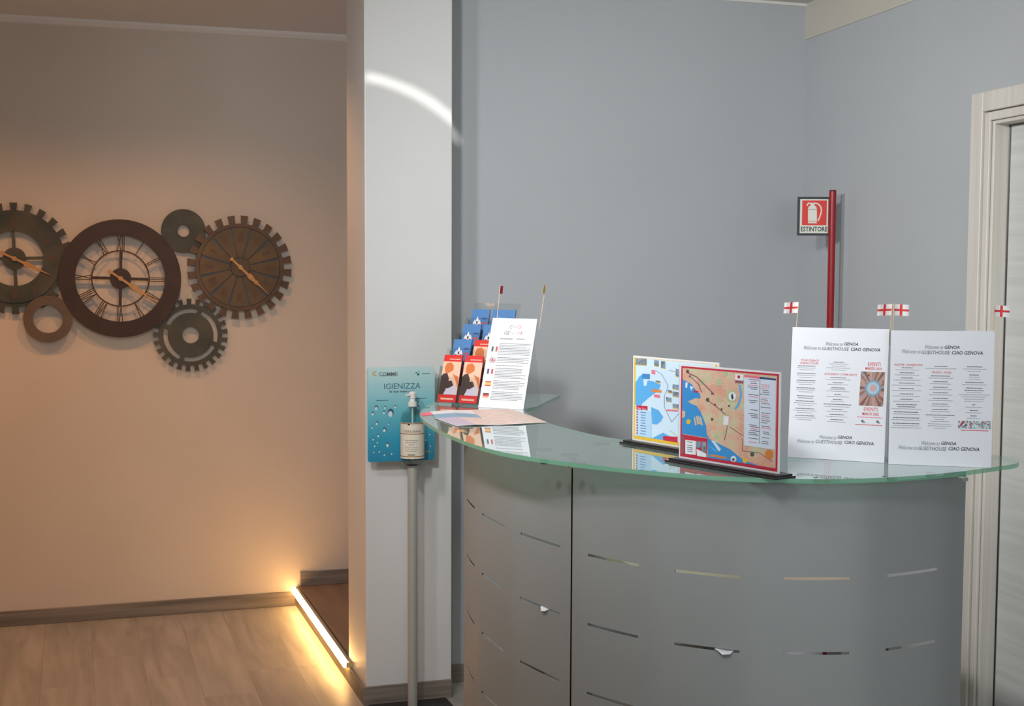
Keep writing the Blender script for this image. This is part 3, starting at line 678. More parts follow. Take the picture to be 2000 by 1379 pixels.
# ================================================================== extinguisher stand in the corner
q = EYE+(onplane(1624, 500, Vector((XR, YG, 0)), RW.to_3x3() @ Vector((-1, 0, 0)))-EYE)*.975; PX, PYY = q.x, q.y
ex = empty('extinguisher_stand', (PX, PYY, 0)); tag(ex, 'red post with fire extinguisher sign in the grey corner', 'extinguisher stand')
M_REDP = mat('red_lacquer', srgb(150, 12, 22), .3); M_SIGNR = mat('sign_red', srgb(222, 62, 52), .45)
ZT = onplane(1629, 374, q, FWD).z
a = MB(); a.cyl((0, 0, .01), (0, 0, ZT), .0135, None, 24); a.build('post', M_REDP, ex, True)
a = MB(); a.cyl((0, 0, ZT), (0, 0, ZT+.004), .0142, .012, 24); a.build('post_cap', mat('dark_red', (.05, .006, .01), .4), ex, True)
a = MB(); a.cyl((-.08, -.02, 0), (-.08, -.02, .012), .11, None, 32); a.build('base', M_REDP, ex, True)
uu = Vector((RGT.x, RGT.y, 0)).normalized()
s0 = Sheet(onplane(1557, 460, q, FWD)-FWD*.0, uu, (0, 0, 1))
W_ = s0.loc(1622, 420)[0]; H_ = s0.loc(1590, 384.5)[1]
sgn = MB(); sgn.prism(rrect(0, 0, W_, H_, .002, 2), 0, .006); so = sgn.build('sign_board', mat('sign_dark_frame', srgb(58, 62, 66), .5), ex)
so.matrix_world = Matrix.Translation((0, 0, 0)); so.parent = ex; so.matrix_parent_inverse = Matrix.Translation((-PX, -PYY, 0)); so.matrix_basis = s0.M
pr = Print(s0); M_SIGNW = mat('sign_white', srgb(226, 226, 214), .45)
bw = .009; pr.rect(bw, bw, W_-bw, H_-bw, M_SIGNW, 0)
A = s0.loc(1566, 440); B = s0.loc(1615, 391.5); pr.rect(A[0], A[1], B[0], B[1], M_SIGNR, 1)
def S(cxp, cyp): return (1520+cxp/4.3125, 340+cyp/4.3125)
pr.poly([S(250, 415), S(325, 415), S(325, 290), S(318, 272), S(306, 266), S(306, 250), S(272, 248), S(272, 264), S(258, 272), S(250, 290)], M_SIGNW, 2)
pr.poly([S(237, 262), S(250, 240), S(306, 244), S(306, 252), S(256, 250), S(244, 270)], M_SIGNW, 3)
hose = [(300, 244), (335, 250), (358, 275), (364, 310), (352, 355), (334, 395)]
for k in range(len(hose)-1):
    (x0, y0), (x1, y1) = hose[k], hose[k+1]; dx, dy = x1-x0, y1-y0; ln = math.hypot(dx, dy); nx, ny = -dy/ln*5.5, dx/ln*5.5
    pr.poly([S(x0+nx, y0+ny), S(x1+nx, y1+ny), S(x1-nx, y1-ny), S(x0-nx, y0-ny)], M_SIGNW, 3)
pr.poly([S(250, 296), S(325, 298), S(325, 301), S(250, 299)], M_GREYINK, 4); pr.poly([S(250, 395), S(325, 396), S(325, 400), S(250, 399)], M_SIGNR, 4)
A = s0.loc(*S(190, 465)); B = s0.loc(*S(413, 463)); pr.text('ESTINTORE', A[0], B[0], (A[1]+B[1])/2, 9.0*.00205, mat('sign_ink', srgb(40, 44, 52), .5), 2, bold=.02)
o = pr.build('sign_print', ex); o.matrix_parent_inverse = Matrix.Translation((-PX, -PYY, 0)); o.matrix_basis = s0.M
fe = empty('fire_extinguisher', (PX-.11, PYY-.03, .012)); tag(fe, 'red fire extinguisher standing at the foot of the red post', 'fire extinguisher')
a = MB(); a.lathe([(.055, 0), (.075, .01), (.075, .40), (.06, .45), (.02, .48), (.016, .50)], 28); a.build('cylinder_body', M_REDP, fe, True)
a = MB(); a.lathe([(.018, .50), (.02, .53), (.012, .56)], 16); a.box((-.012, -.10, .545), (.012, .02, .56)); a.box((-.012, -.09, .515), (.012, -.01, .527)); a.build('valve', M_DARK, fe)
a = MB(); a.cyl((.02, 0, .52), (.085, 0, .42), .009); a.cyl((.085, 0, .42), (.088, 0, .12), .009); a.build('hose', M_DARK, fe, True)
a = MB(); a.ring(0, 0, .0752, .0758, 0, .12, 28); o = a.build('label_band', M_PAPER, fe); o.rotation_euler = (math.radians(-90), 0, 0); o.location = (0, 0, .2)

# ================================================================== things on the glass
def upright_sheet(bl, br, hgt, tilt_deg, z=ZC, width=None):
    A = onz(*bl, z); B = onz(*br, z); u = (B-A); u.z = 0; wd = width or u.length; u.normalize()
    back = Vector((-u.y, u.x, 0));
    if back.dot(A-EYE) < 0: back = -back
    t = math.radians(tilt_deg); v = Vector((0, 0, 1))*math.cos(t)+back*math.sin(t)
    return Sheet(A, u, v), wd, back
def parent_keep(o, root, mw):
    o.parent = root; o.matrix_parent_inverse = root_inv[root.name]; o.matrix_basis = mw
root_inv = {}
def root_at(name, p):
    r = empty(name, p); root_inv[name if False else r.name] = Matrix.Translation(-Vector(p)); return r
M_SHEETB = M_PAPER
def acrylic_holder(root, sh, W, Hh, back, foot=.07):
    a = MB(); a.box((-.002, .0012, .0), (W+.002, .0028, Hh+.002)); o = a.build('acrylic_plate', M_ACR, root); parent_keep(o, root, sh.M)
    p0 = sh.w(0, .004, .003); p1 = sh.w(W, .004, .003); s = MB(); h0 = .0022
    q = [Vector((p0.x, p0.y, ZC)), Vector((p1.x, p1.y, ZC)), Vector((p1.x, p1.y, ZC))+back*foot, Vector((p0.x, p0.y, ZC))+back*foot]
    s.prismz([(v.x, v.y) for v in q], ZC+.0002, ZC+h0); o = s.build('acrylic_foot', M_ACR, root); parent_keep(o, root, Matrix.Identity(4))
    t0 = sh.w(0, Hh*.75, .003); t1 = sh.w(W, Hh*.75, .003)
    s = MB(); n_ = .002; v4 = [q[3], q[2], t1, t0]; off = back*n_
    s.v = [tuple(p) for p in v4]+[tuple(p+off) for p in v4]; s.v = [(x, y, max(z, ZC+.0002)) for x, y, z in s.v]
    s.f = [(0, 1, 2, 3), (7, 6, 5, 4), (0, 4, 5, 1), (1, 5, 6, 2), (2, 6, 7, 3), (3, 7, 4, 0)]; s.m = [0]*6
    o = s.build('acrylic_strut', M_ACR, root); parent_keep(o, root, Matrix.Identity(4))
def paper(root, sh, W, Hh, name='printed_sheet', z0=.0006):
    a = MB(); a.box((0, 0, z0), (W, .001, Hh)); o = a.build(name, M_PAPER, root); parent_keep(o, root, sh.M); return o

# ---- two welcome sheets
def welcome(bl, br, tl, tilt, crop, label, which):
    sh, W, back = upright_sheet(bl, br, .297, tilt)
    Hh = sh.loc(*tl)[1]
    root = root_at('welcome_notice', sh.o); tag(root, label, 'notice')
    acrylic_holder(root, sh, W, Hh, back); paper(root, sh, W, Hh)
    P = Print(sh); ox, oy, scl = crop
    def Z(cx_, cy_): return sh.loc(ox+cx_/scl, oy+cy_/scl)
    mpp = Hh/ (263.0)
    def T(body, x0, y0, x1, y1, h, m, **k):
        A = Z(x0, y0); B = Z(x1, y1)
        vs, fs = text_mesh(body, k.get('shear', 0), k.get('bold', 0)); P.text(body, A[0], B[0], (A[1]+B[1])/2, h/scl*mpp, m, **k)
    if which == 0:
        for dx, dy, e in ((0, 0, 0), (-62, 898, 6)):
            T('Welcome to', 410+dx, 205+dy, 572+dx, 207+dy, 36, M_LIGHTINK, shear=.45); T('GENOA', 585+dx, 206+dy, 722+dx, 208+dy, 30, M_BLACK, shear=.2, bold=.012)
            T('Welcome to', 197+dx, 240+dy, 360+dx, 246+dy, 36, M_LIGHTINK, shear=.45); T('GUESTHOUSE', 372+dx, 247+dy, 632+dx, 257+dy, 32, M_GREYINK, shear=.2)
            T('CIAO GENOVA', 650+dx, 255+dy, 932+dx, 266+dy, 32, M_BLACK, shear=.2, bold=.012)
        cols = [(.165, 250, [('r', 360, 170), ('r', 390, 180), ('b', 418, 175), ('n', 437, 190), ('n', 455, 140)]+sum([[('b', y, 185), ('n', y+18, 190), ('n', y+38, 140)] for y in (490, 558, 630)], [])+[('b', 707, 175), ('b', 727, 145)]+sum([[('b', y, 190), ('n', y+20, 230), ('n', y+40, 150)] for y in (757, 829, 897)], [])),
                (.50, 560, [('b', 382, 105), ('n', 400, 190), ('n', 420, 140), ('n', 438, 240), ('n', 458, 140), ('R', 500, 0), ('b', 532, 150), ('n', 550, 240), ('b', 580, 100), ('n', 598, 205), ('b', 630, 130), ('n', 645, 160), ('n', 663, 230), ('b', 693, 70), ('n', 715, 220), ('b', 742, 90), ('n', 762, 130), ('b', 790, 270), ('n', 812, 250), ('b', 837, 110), ('n', 858, 205), ('b', 887, 140), ('n', 908, 210), ('b', 937, 125), ('n', 957, 180)])]
        T('EVENTI', 815, 400, 935, 404, 38, M_RED); T('MARZO 2025', 790, 440, 948, 446, 26, M_RED, bold=.01)
        T('EVENTS', 775, 832, 910, 838, 36, M_RED); T('MARCH 2025', 760, 876, 918, 884, 28, M_RED, bold=.01)
        heads = [('TOUR GUIDATI', 168, 362, 340, 366), ('GUIDED TOURS', 160, 388, 340, 394), ('ALTRI EVENTI - OTHER EVENTS', 392, 494, 708, 504)]
        A = Z(748, 470); B = Z(978, 478); C_ = Z(958, 808); D_ = Z(725, 797)
        P.mb.poly([(a_, P.y(1), b_) for a_, b_ in (D_, C_, B, A)], fresco)
        lerp = lambda s_, t_: tuple((A[q_]*(1-s_)+B[q_]*s_)*(1-t_)+(D_[q_]*(1-s_)+C_[q_]*s_)*t_ for q_ in (0, 1))
        for k_ in range(18):
            a0 = 2*math.pi*k_/18; cc = lambda r_, an: lerp(min(max(.52+r_*math.cos(an), 0), 1), min(max(.5+r_*.75*math.sin(an), 0), 1))
            P.poly([cc(.3, a0), cc(.8, a0-.05), cc(.8, a0+.13), cc(.3, a0+.12)], FR[k_ % 3], 2, False)
        for r_, mt_, ly in ((.34, FR[3], 3), (.26, FR[4], 4), (.13, FR[5], 5)): P.poly([lerp(.55+r_*math.cos(t_*.4488), .48+r_*.72*math.sin(t_*.4488)) for t_ in range(14)], mt_, ly, False)
        Q = Z(830, 912); P.words(Q[0], .056, Q[1], .0016, M_PINK); Q = Z(820, 985); P.words(Q[0], .060, Q[1], .0014, M_RED)
        for gx, gy in ((760, 947), (905, 953)):
            Q = Z(gx, gy); P.circ(Q[0], Q[1], .0028, M_GREYINK, 1, 6); P.rect(Q[0], Q[1]-.004, Q[0]+.006, Q[1]-.001, M_LIGHTINK, 1)
    else:
        for dx, dy in ((0, 0), (-32, 893)):
            T('Welcome to', 342+dx, 225+dy, 508+dx, 230+dy, 38, M_LIGHTINK, shear=.45); T('GENOA', 522+dx, 228+dy, 662+dx, 231+dy, 30, M_BLACK, shear=.2, bold=.012)
            T('Welcome to', 128+dx, 265+dy, 298+dx, 271+dy, 38, M_LIGHTINK, shear=.45); T('GUESTHOUSE', 308+dx, 275+dy, 574+dx, 280+dy, 34, M_GREYINK, shear=.2)
            T('CIAO GENOVA', 590+dx, 279+dy, 878+dx, 284+dy, 33, M_BLACK, shear=.2, bold=.012)
        pair = lambda ys, w1, w2: sum([[('b', y, w1+(y*7) % 60-30), ('n', y+20, w2+(y*13) % 60-30)] for y in ys], [])
        cols = [(.165, 190, pair((420, 467, 515, 563, 613, 663, 713), 130, 240)+[('b', 763, 185), ('b', 783, 160), ('n', 803, 265)]+pair((832, 885, 938), 250, 250)+[('n', 978, 280)]),
                (.495, 500, pair((408,), 110, 280)+pair((497, 550, 602, 653, 705, 757, 808), 150, 205)+[('b', 860, 255), ('n', 880, 130), ('n', 900, 90), ('n', 920, 160), ('n', 943, 210), ('n', 962, 210), ('n', 983, 110)]),
                (.82, 815, [('b', 412, 135), ('n', 433, 200), ('n', 455, 120), ('b', 487, 90), ('n', 507, 95), ('n', 527, 105), ('b', 557, 160), ('n', 578, 215), ('b', 610, 145), ('b', 632, 170), ('n', 652, 130), ('n', 672, 270), ('n', 692, 220), ('n', 713, 180), ('n', 733, 170), ('b', 765, 30), ('n', 787, 150), ('b', 817, 70), ('n', 838, 140), ('b', 868, 55), ('n', 890, 115)])]
        heads = [('MOSTRE - EXHIBITIONS', 55, 390, 320, 396), ('MUSICA - MUSIC', 405, 460, 590, 466)]
        A = Z(648, 912); B = Z(950, 915); C_ = Z(950, 990); D_ = Z(648, 982)
        P.mb.poly([(a_, P.y(1), b_) for a_, b_ in (D_, C_, B, A)], banner)
        Q = Z(800, 1003); P.words(Q[0], .058, Q[1], .0016, M_RED)
    for hd_ in heads: T(*hd_, 20, M_RED if True else M_PINK, shear=.15)
    for fx, cxp, lines in cols:
        for kind, y, wd in lines:
            if kind in 'rR': continue
            z = Z(cxp, y)[1]; P.words(fx*W, wd/scl*W/192.0, z, .0014 if kind == 'b' else .0009, M_GREYINK if kind == 'b' else M_LIGHTINK)
    o = P.build('printed_text', root); parent_keep(o, root, sh.M)
    return sh, W, Hh, back
def swirl(name, cols, scale, rings=False, center=(0, 0, 0)):
    m = mat(name, (.5, .5, .5), .5); b = m.node_tree.nodes['Principled BSDF']; tc = N(m, 'ShaderNodeTexCoord')
    nz = N(m, 'ShaderNodeTexNoise'); nz.inputs['Scale'].default_value = scale; nz.inputs['Detail'].default_value = 5; nz.inputs['Distortion'].default_value = 1.5
    L(m, tc.outputs['Object'], nz.inputs['Vector']); cr = N(m, 'ShaderNodeValToRGB'); el = cr.color_ramp.elements
    while len(el) < len(cols): el.new(.5)
    for k, c in enumerate(cols): el[k].position = .3+.4*k/(len(cols)-1); el[k].color = (*c, 1)
    L(m, nz.outputs['Fac'], cr.inputs[0]); L(m, cr.outputs[0], b.inputs['Base Color']); return m
FR = [mat('fresco_%d' % k_, c_, .5) for k_, c_ in enumerate((srgb(120, 80, 66), srgb(196, 146, 120), srgb(150, 98, 80), srgb(120, 150, 170), srgb(166, 190, 204), srgb(200, 160, 156)))]
fresco = swirl('fresco_picture', [srgb(90, 70, 66), srgb(178, 110, 84), srgb(140, 150, 170), srgb(196, 142, 112), srgb(96, 120, 140), srgb(214, 190, 180)], 55)
banner = swirl('banner_picture', [srgb(50, 60, 76), srgb(190, 70, 80), srgb(120, 196, 196), srgb(230, 225, 225), srgb(70, 60, 110), srgb(120, 120, 100)], 70)
SL, WL_, HL_, BKL = welcome((1538, 893), (1727, 905), (1552, 639), 5, (1530, 630, 4.926), 'white welcome notice with red EVENTI heading and tall fresco picture', 0)
SR, WR_, HR_, BKR = welcome((1735, 907), (1936, 914), (1742, 645), 3, (1735, 630, 4.755), 'white welcome notice with three text columns nearest the door', 1)

# ---- toothpick flags
M_STICK = mat('pale_wood_stick', srgb(216, 190, 158), .6); M_FLAGW = mat('flag_white', (.86, .84, .82), .6); M_FLAGR = mat('flag_red', srgb(220, 50, 52), .6)
def flag(sh, top, bot, corners, label, cross=True, cols=None, edge=0.0, group=None):
    """stick from pixel `bot` (on the sheet's back) to `top`; the cloth hangs from the stick."""
    n = sh.n; org = sh.o + n*.006
    A = onplane(*bot, org, n)-Vector((0, 0, .03)); B = onplane(*top, org, n)
    r = root_at('toothpick_flag', A); tag(r, label, 'flag', group)
    s = MB(); s.cyl(A, B, .0011, None, 8); o = s.build('stick', M_STICK, r, True); parent_keep(o, r, Matrix.Identity(4))
    u = Vector((RGT.x, RGT.y, 0)).normalized()
    if edge: u = Matrix.Rotation(edge, 3, 'Z') @ u
    base = B; wid, hgt, side = corners
    s = MB(); nseg = 6; nn = Vector((-u.y, u.x, 0)); ax = (B-A).normalized()
    def pt_(t, v, lay): return base+u*(side*wid*t)-ax*(hgt*(1-v))+nn*(.0022*math.sin(t*5)+lay)-Vector((0, 0, 1))*(.0015*t)
    def strip(t0, t1, v0, v1, lay, th, m):
        i = len(s.v); k = s.mi(m)
        for j in range(nseg+1):
            t = t0+(t1-t0)*j/nseg
            s.v += [tuple(pt_(t, v0, lay)), tuple(pt_(t, v1, lay)), tuple(pt_(t, v0, lay+th)), tuple(pt_(t, v1, lay+th))]
        for j in range(nseg):
            p = i+4*j; q = p+4; s.f += [(p, q, q+1, p+1), (p+2, p+3, q+3, q+2), (p, p+2, q+2, q), (p+1, q+1, q+3, p+3)]; s.m += [k]*4
        s.f += [(i, i+1, i+3, i+2), (i+4*nseg, i+4*nseg+2, i+4*nseg+3, i+4*nseg+1)]; s.m += [k]*2
    strip(0, 1, 0, 1, 0, .0006, cols or M_FLAGW); o = s.build('flag_cloth', None, r); parent_keep(o, r, Matrix.Identity(4))
    if cross:
        s = MB(); strip(.42, .58, 0, 1, -.0004, .0014, M_FLAGR); strip(0, 1, .41, .59, -.0004, .0014, M_FLAGR); o = s.build('red_cross', None, r); parent_keep(o, r, Matrix.Identity(4))
FW = (.033, .025)
flag(SL, (1560, 590), (1553, 642), (FW[0], FW[1], -1), 'small red cross flag at the left corner of the fresco notice')
flag(SL, (1743, 594), (1737, 648), (FW[0], FW[1], -1), 'small red cross flag pointing left between the two notices')
flag(SR, (1746, 594), (1744, 648), (FW[0], FW[1], 1), 'small red cross flag pointing right between the two notices')
flag(SR, (1942, 596), (1939, 650), (FW[0], FW[1], 1), 'small red cross flag in front of the door frame')

# ---- two maps in landscape holders
M_SEA = mat('map_sea', srgb(58, 152, 220), .35); M_SEAL = mat('map_light_sea', srgb(96, 178, 236), .35); M_PALE = mat('map_pale', srgb(214, 232, 248), .35)
M_YEL = mat('map_yellow', srgb(240, 196, 60), .4); M_ORG = mat('map_orange', srgb(226, 140, 70), .4); M_MRED = mat('map_red', srgb(206, 40, 70), .4); M_MNAVY = mat('map_navy', srgb(60, 80, 130), .4); M_MWHITE = mat('map_white', (.85, .87, .9), .4)
M_ROADD = mat('map_marker', srgb(104, 84, 84), .4); M_MGRN = mat('map_green', srgb(190, 198, 156), .4); M_ROAD = mat('map_road', srgb(150, 96, 110), .4); M_PHOTO = swirl('map_photo', [srgb(80, 90, 90), srgb(130, 120, 100), srgb(120, 160, 200), srgb(190, 160, 110)], 90)
m = mat('map_city', srgb(224, 180, 150), .35); b = m.node_tree.nodes['Principled BSDF']; tc = N(m, 'ShaderNodeTexCoord')
vo = N(m, 'ShaderNodeTexVoronoi', feature='DISTANCE_TO_EDGE'); vo.inputs['Scale'].default_value = 300; L(m, tc.outputs['Object'], vo.inputs['Vector'])
nz = N(m, 'ShaderNodeTexNoise'); nz.inputs['Scale'].default_value = 28; nz.inputs['Detail'].default_value = 5; L(m, tc.outputs['Object'], nz.inputs['Vector'])
cr = N(m, 'ShaderNodeValToRGB'); cr.color_ramp.elements[0].position = .35; cr.color_ramp.elements[0].color = (*srgb(222, 150, 122), 1); cr.color_ramp.elements[1].position = .66; cr.color_ramp.elements[1].color = (*srgb(196, 206, 160), 1)
e_ = cr.color_ramp.elements.new(.5); e_.color = (*srgb(226, 178, 150), 1)
L(m, nz.outputs['Fac'], cr.inputs[0]); lt = N(m, 'ShaderNodeMath', operation='LESS_THAN'); lt.inputs[1].default_value = .06; L(m, vo.outputs['Distance'], lt.inputs[0])
mx = N(m, 'ShaderNodeMixRGB'); mx.inputs[2].default_value = (*srgb(238, 226, 214), 1); mf = N(m, 'ShaderNodeMath', operation='MULTIPLY'); mf.inputs[1].default_value = .55; L(m, lt.outputs[0], mf.inputs[0]); L(m, mf.outputs[0], mx.inputs[0]); L(m, cr.outputs[0], mx.inputs[1]); L(m, mx.outputs[0], b.inputs['Base Color']); M_CITY = m
def map_stand(bl, br, tl, zoff, label, width=None):
    A = onz(*bl, ZC+zoff); B = onz(*br, ZC+zoff); u = (B-A); u.z = 0; W = width or u.length; u.normalize(); back = Vector((-u.y, u.x, 0))
    if back.dot(A-EYE) < 0: back = -back
    sh = Sheet(A, u, (0, 0, 1)); Hh = sh.loc(*tl)[1]
    root = root_at('map_display', Vector((A.x, A.y, ZC))); tag(root, label, 'map display')
    bs = MB(); bs.box((-.018, -.028, -zoff+.0004), (W+.018, .034, -zoff+.0042)); o = bs.build('base_plate', M_DARK, root); parent_keep(o, root, sh.M); bevel(o, .0012, 1)
    bs = MB(); bs.box((-.014, -.020, -zoff+.0046), (W+.014, .028, -zoff+.0086)); o = bs.build('base_rail', M_DARK, root); parent_keep(o, root, sh.M); bevel(o, .0012, 1)
    bs = MB(); bs.box((-.016, -.026, -zoff+.0042), (W+.016, .032, -zoff+.0046)); o = bs.build('base_edge', M_CHROME, root); parent_keep(o, root, sh.M)
    a = MB(); a.box((-.001, -.003, 0), (W+.001, -.0015, Hh)); o = a.build('acrylic_front', M_ACR, root); parent_keep(o, root, sh.M)
    a = MB(); a.box((0, 0, 0), (W, .003, Hh)); o = a.build('card', mat('pale_card', (.84, .82, .84), .4), root); parent_keep(o, root, sh.M)
    return sh, W, Hh, root
def q4(P, mp, pts, m, layer): P.poly([mp(*p) for p in pts], m, layer)
mp = lambda x, y: (1200+x/4.597, 660+y/4.597)
# front map
sh, W, Hh, root = map_stand((1326, 894), (1521, 926), (1328, 711), .0088, 'city map with red border in the front acrylic stand on the glass')
P = Print(sh)
bd = .004; P.rect(bd, bd, W-bd, Hh-bd, M_MRED, 0)
I0, I1, J0, J1 = bd+.005, W-bd-.005, bd+.007, Hh-bd-.004; P.rect(I0, J0, I1, J1, M_CITY, 1)
def FM(x, y): a_, b_ = sh.loc(*mp(x, y)); return (min(max(a_, I0), I1), min(max(b_, J0), J1))
def area_(pts, mt, layer): P.poly([FM(*p) for p in pts], mt, layer, False)
area_([(600, 370), (640, 385), (700, 420), (735, 470), (770, 500), (775, 545), (730, 540), (660, 570), (690, 590), (740, 610), (775, 660), (800, 720), (825, 790), (830, 860), (850, 900), (606, 860)], M_SEA, 2)
area_([(640, 400), (660, 400), (655, 450), (640, 445)], M_MWHITE, 3); area_([(680, 430), (715, 440), (690, 475)], M_PALE, 3); area_([(715, 470), (760, 480), (745, 495), (712, 485)], M_MRED, 3)
area_([(608, 650), (640, 660), (635, 710), (608, 720)], M_CITY, 3)
for k, (x, y) in enumerate(((715, 710), (735, 700), (752, 700), (770, 710))): area_([(x, y), (x+12, y), (x+26, y+75), (x+10, y+75)], M_CITY, 3)
area_([(650, 740), (668, 728), (688, 742), (684, 768), (660, 775), (648, 760)], M_YEL, 3)
area_([(836, 895), (880, 920), (960, 960), (1040, 1000), (1090, 1040), (1150, 1090), (1220, 1120), (1300, 1150), (1340, 1190), (1330, 1185), (840, 1090)], M_SEA, 2)
area_([(870, 920), (900, 925), (960, 1000), (940, 1020)], M_PALE, 3); area_([(850, 960), (880, 980), (930, 1020), (900, 1020)], M_SEAL, 3)
for x, y in ((900, 1055), (970, 1068)): area_([(x-40, y-10), (x+40, y), (x+40, y+18), (x-40, y+8)], M_ORG, 3)
def blob(x, y, r, mt, layer):
    area_([(x+r*math.cos(t*.5236), y+r*1.15*math.sin(t*.5236)) for t in range(12)], mt, layer)
blob(1072, 1088, 26, M_MWHITE, 4); blob(1072, 1092, 12, M_GREYINK, 5); blob(1175, 1100, 22, M_YEL, 3); blob(1240, 1045, 18, M_GREYINK, 4); blob(1390, 1045, 36, M_ORG, 4)
blob(1052, 522, 50, M_MGRN, 3); blob(1062, 525, 34, M_MWHITE, 4); area_([(1050, 520), (1062, 495), (1075, 540), (1060, 555)], M_BLACK, 5)
for x, y, r in ((660, 300, 22), (840, 555, 26), (880, 730, 18), (905, 600, 14), (965, 640, 14), (1032, 610, 14), (880, 500, 14), (680, 345, 14)): blob(x, y, r*.62, M_ROADD, 4)
for x, y, r in ((790, 395, 30), (940, 400, 34), (1000, 320, 26), (945, 560, 22), (1015, 680, 20), (920, 890, 26), (990, 860, 26), (700, 260, 22)): blob(x, y, r*.85, M_MGRN, 2)
area_([(985, 700), (1030, 705), (1025, 785), (980, 780)], M_MWHITE, 4)
def road(pts, wd, mt, layer=3):
    for (x0, y0), (x1, y1) in zip(pts, pts[1:]):
        ln = math.hypot(x1-x0, y1-y0); nx, ny = -(y1-y0)/ln*wd, (x1-x0)/ln*wd
        area_([(x0+nx, y0+ny), (x1+nx, y1+ny), (x1-nx, y1-ny), (x0-nx, y0-ny)], mt, layer)
road([(650, 310), (740, 350), (830, 440), (900, 510)], 5, M_ROAD); road([(690, 350), (760, 420), (785, 490)], 4, M_ROAD); road([(830, 555), (910, 610), (1000, 690)], 4, M_ROAD); road([(1040, 800), (1160, 880)], 3, M_ROAD); road([(1020, 780), (990, 920)], 3, M_ROAD)
road([(1125, 420), (1140, 500), (1120, 590), (1085, 640)], 9, M_SEAL); road([(1150, 900), (1150, 1015), (1300, 1030), (1420, 1110)], 2.5, M_ROAD)
area_([(1088, 322), (1162, 332), (1160, 385), (1088, 378)], M_MWHITE, 4); blob(1120, 350, 13, M_MRED, 5); area_([(1088, 378), (1160, 385), (1160, 410), (1088, 404)], M_ROAD, 4)
area_([(1168, 330), (1455, 365), (1445, 1005), (1168, 965)], mat('map_legend', srgb(226, 234, 250), .4), 4)
area_([(1170, 330), (1310, 348), (1308, 368), (1170, 352)], M_PINK, 5); area_([(1310, 348), (1456, 366), (1456, 382), (1308, 368)], M_MNAVY, 5)
area_([(1308, 375), (1313, 375), (1305, 950), (1300, 950)], M_LIGHTINK, 5)
rg = random.Random(11)
for y in range(375, 950, 17):
    z = FM(1250, y)
    for xx in (1255, 1360):
        if rg.random() < .72:
            Q = FM(xx+rg.uniform(-14, 10), y+(12 if xx > 1300 else 0)); P.words(Q[0], rg.uniform(.016, .030), Q[1], .0013, M_GREYINK if rg.random() < .8 else M_PINK, 6, rg)
area_([(606, 865), (838, 905), (832, 1085), (606, 1058)], M_MRED, 4); area_([(606, 875), (632, 880), (632, 1055), (606, 1052)], M_ROAD, 5)
area_([(640, 915), (735, 925), (735, 1050), (640, 1040)], M_MWHITE, 5); area_([(738, 925), (780, 930), (778, 990), (738, 985)], M_PHOTO, 5); area_([(788, 930), (828, 935), (826, 1030), (786, 1025)], M_PHOTO, 5); area_([(740, 995), (828, 1040), (828, 1075), (745, 1065)], M_MWHITE, 5)
for y in (935, 965, 985, 1000, 1018): Q = FM(682, y); P.words(Q[0], .017, Q[1], .0016, M_GREYINK, 6, rg)
o = P.build('printed_map', root); parent_keep(o, root, sh.M)
# back map
ud = (1371.0, 0)
sh, W, Hh, root = map_stand((1235, 859), (1324, 874), (1231.5, 694), .0088, 'pale city tour map with yellow border in the rear acrylic stand', .31)
P = Print(sh); bd = .004; P.rect(bd, bd, W-bd, Hh-bd, M_YEL, 0); I0, I1, J0, J1 = bd+.007, W-bd-.007, bd+.008, Hh-bd-.001; P.rect(I0, J0, I1, J1, M_PALE, 1)
area_([(190, 400), (230, 340), (260, 330), (265, 430), (290, 430), (300, 380), (350, 390), (420, 420), (400, 470), (320, 530), (250, 590), (240, 615), (190, 600)], M_SEAL, 2)
area_([(330, 620), (400, 650), (440, 710), (420, 750), (380, 780), (340, 770)], M_SEAL, 2); area_([(190, 885), (340, 900), (440, 850), (530, 900), (530, 1010), (190, 915)], M_SEAL, 2)
area_([(250, 320), (320, 325), (320, 370), (250, 365)], mat('map_mid_blue', srgb(70, 140, 200), .4), 3)
for x0, y0, x1, y1 in ((188, 180, 292, 250), (360, 195, 400, 260), (420, 205, 460, 280), (552, 275, 580, 355), (525, 415, 580, 470), (525, 480, 580, 535), (480, 465, 518, 500), (466, 530, 515, 580), (525, 590, 580, 640), (372, 380, 416, 410)): area_([(x0, y0), (x1, y0+8), (x1, y1), (x0, y1-8)], M_PHOTO, 3); area_([(x0, y1-14), (x1, y1-6), (x1, y1), (x0, y1-8)], M_YEL, 4)
for x0, y0, x1, y1, mt in ((335, 285, 368, 330, M_PINK), (335, 460, 425, 492, M_ORG), (360, 505, 412, 540, M_PINK), (200, 605, 300, 650, M_MRED), (440, 880, 570, 960, M_MRED), (470, 640, 575, 662, M_PINK)): area_([(x0, y0), (x1, y0+8), (x1, y1), (x0, y1-8)], mt, 4)
A = FM(210, 628); B = FM(292, 632); P.text('City Tour', A[0], B[0], A[1]-.001, .006, M_MWHITE, 6)
area_([(198, 650), (335, 660), (335, 905), (198, 885)], mat('map_legend2', srgb(186, 218, 246), .4), 4)
for k in range(9):
    y = 665+k*24; blob(208, y-2, 7, M_MRED, 5); Q = FM(262, y+4); P.words(Q[0], rg.uniform(.016, .023), Q[1], .0015, M_MNAVY, 5, rg)
road([(370, 290), (430, 330), (485, 430), (450, 530), (450, 620), (515, 755), (580, 680)], 2.2, M_LIGHTINK); road([(490, 290), (560, 305)], 2, M_LIGHTINK); road([(500, 830), (575, 890)], 3, M_MGRN)
o = P.build('printed_map', root); parent_keep(o, root, sh.M)

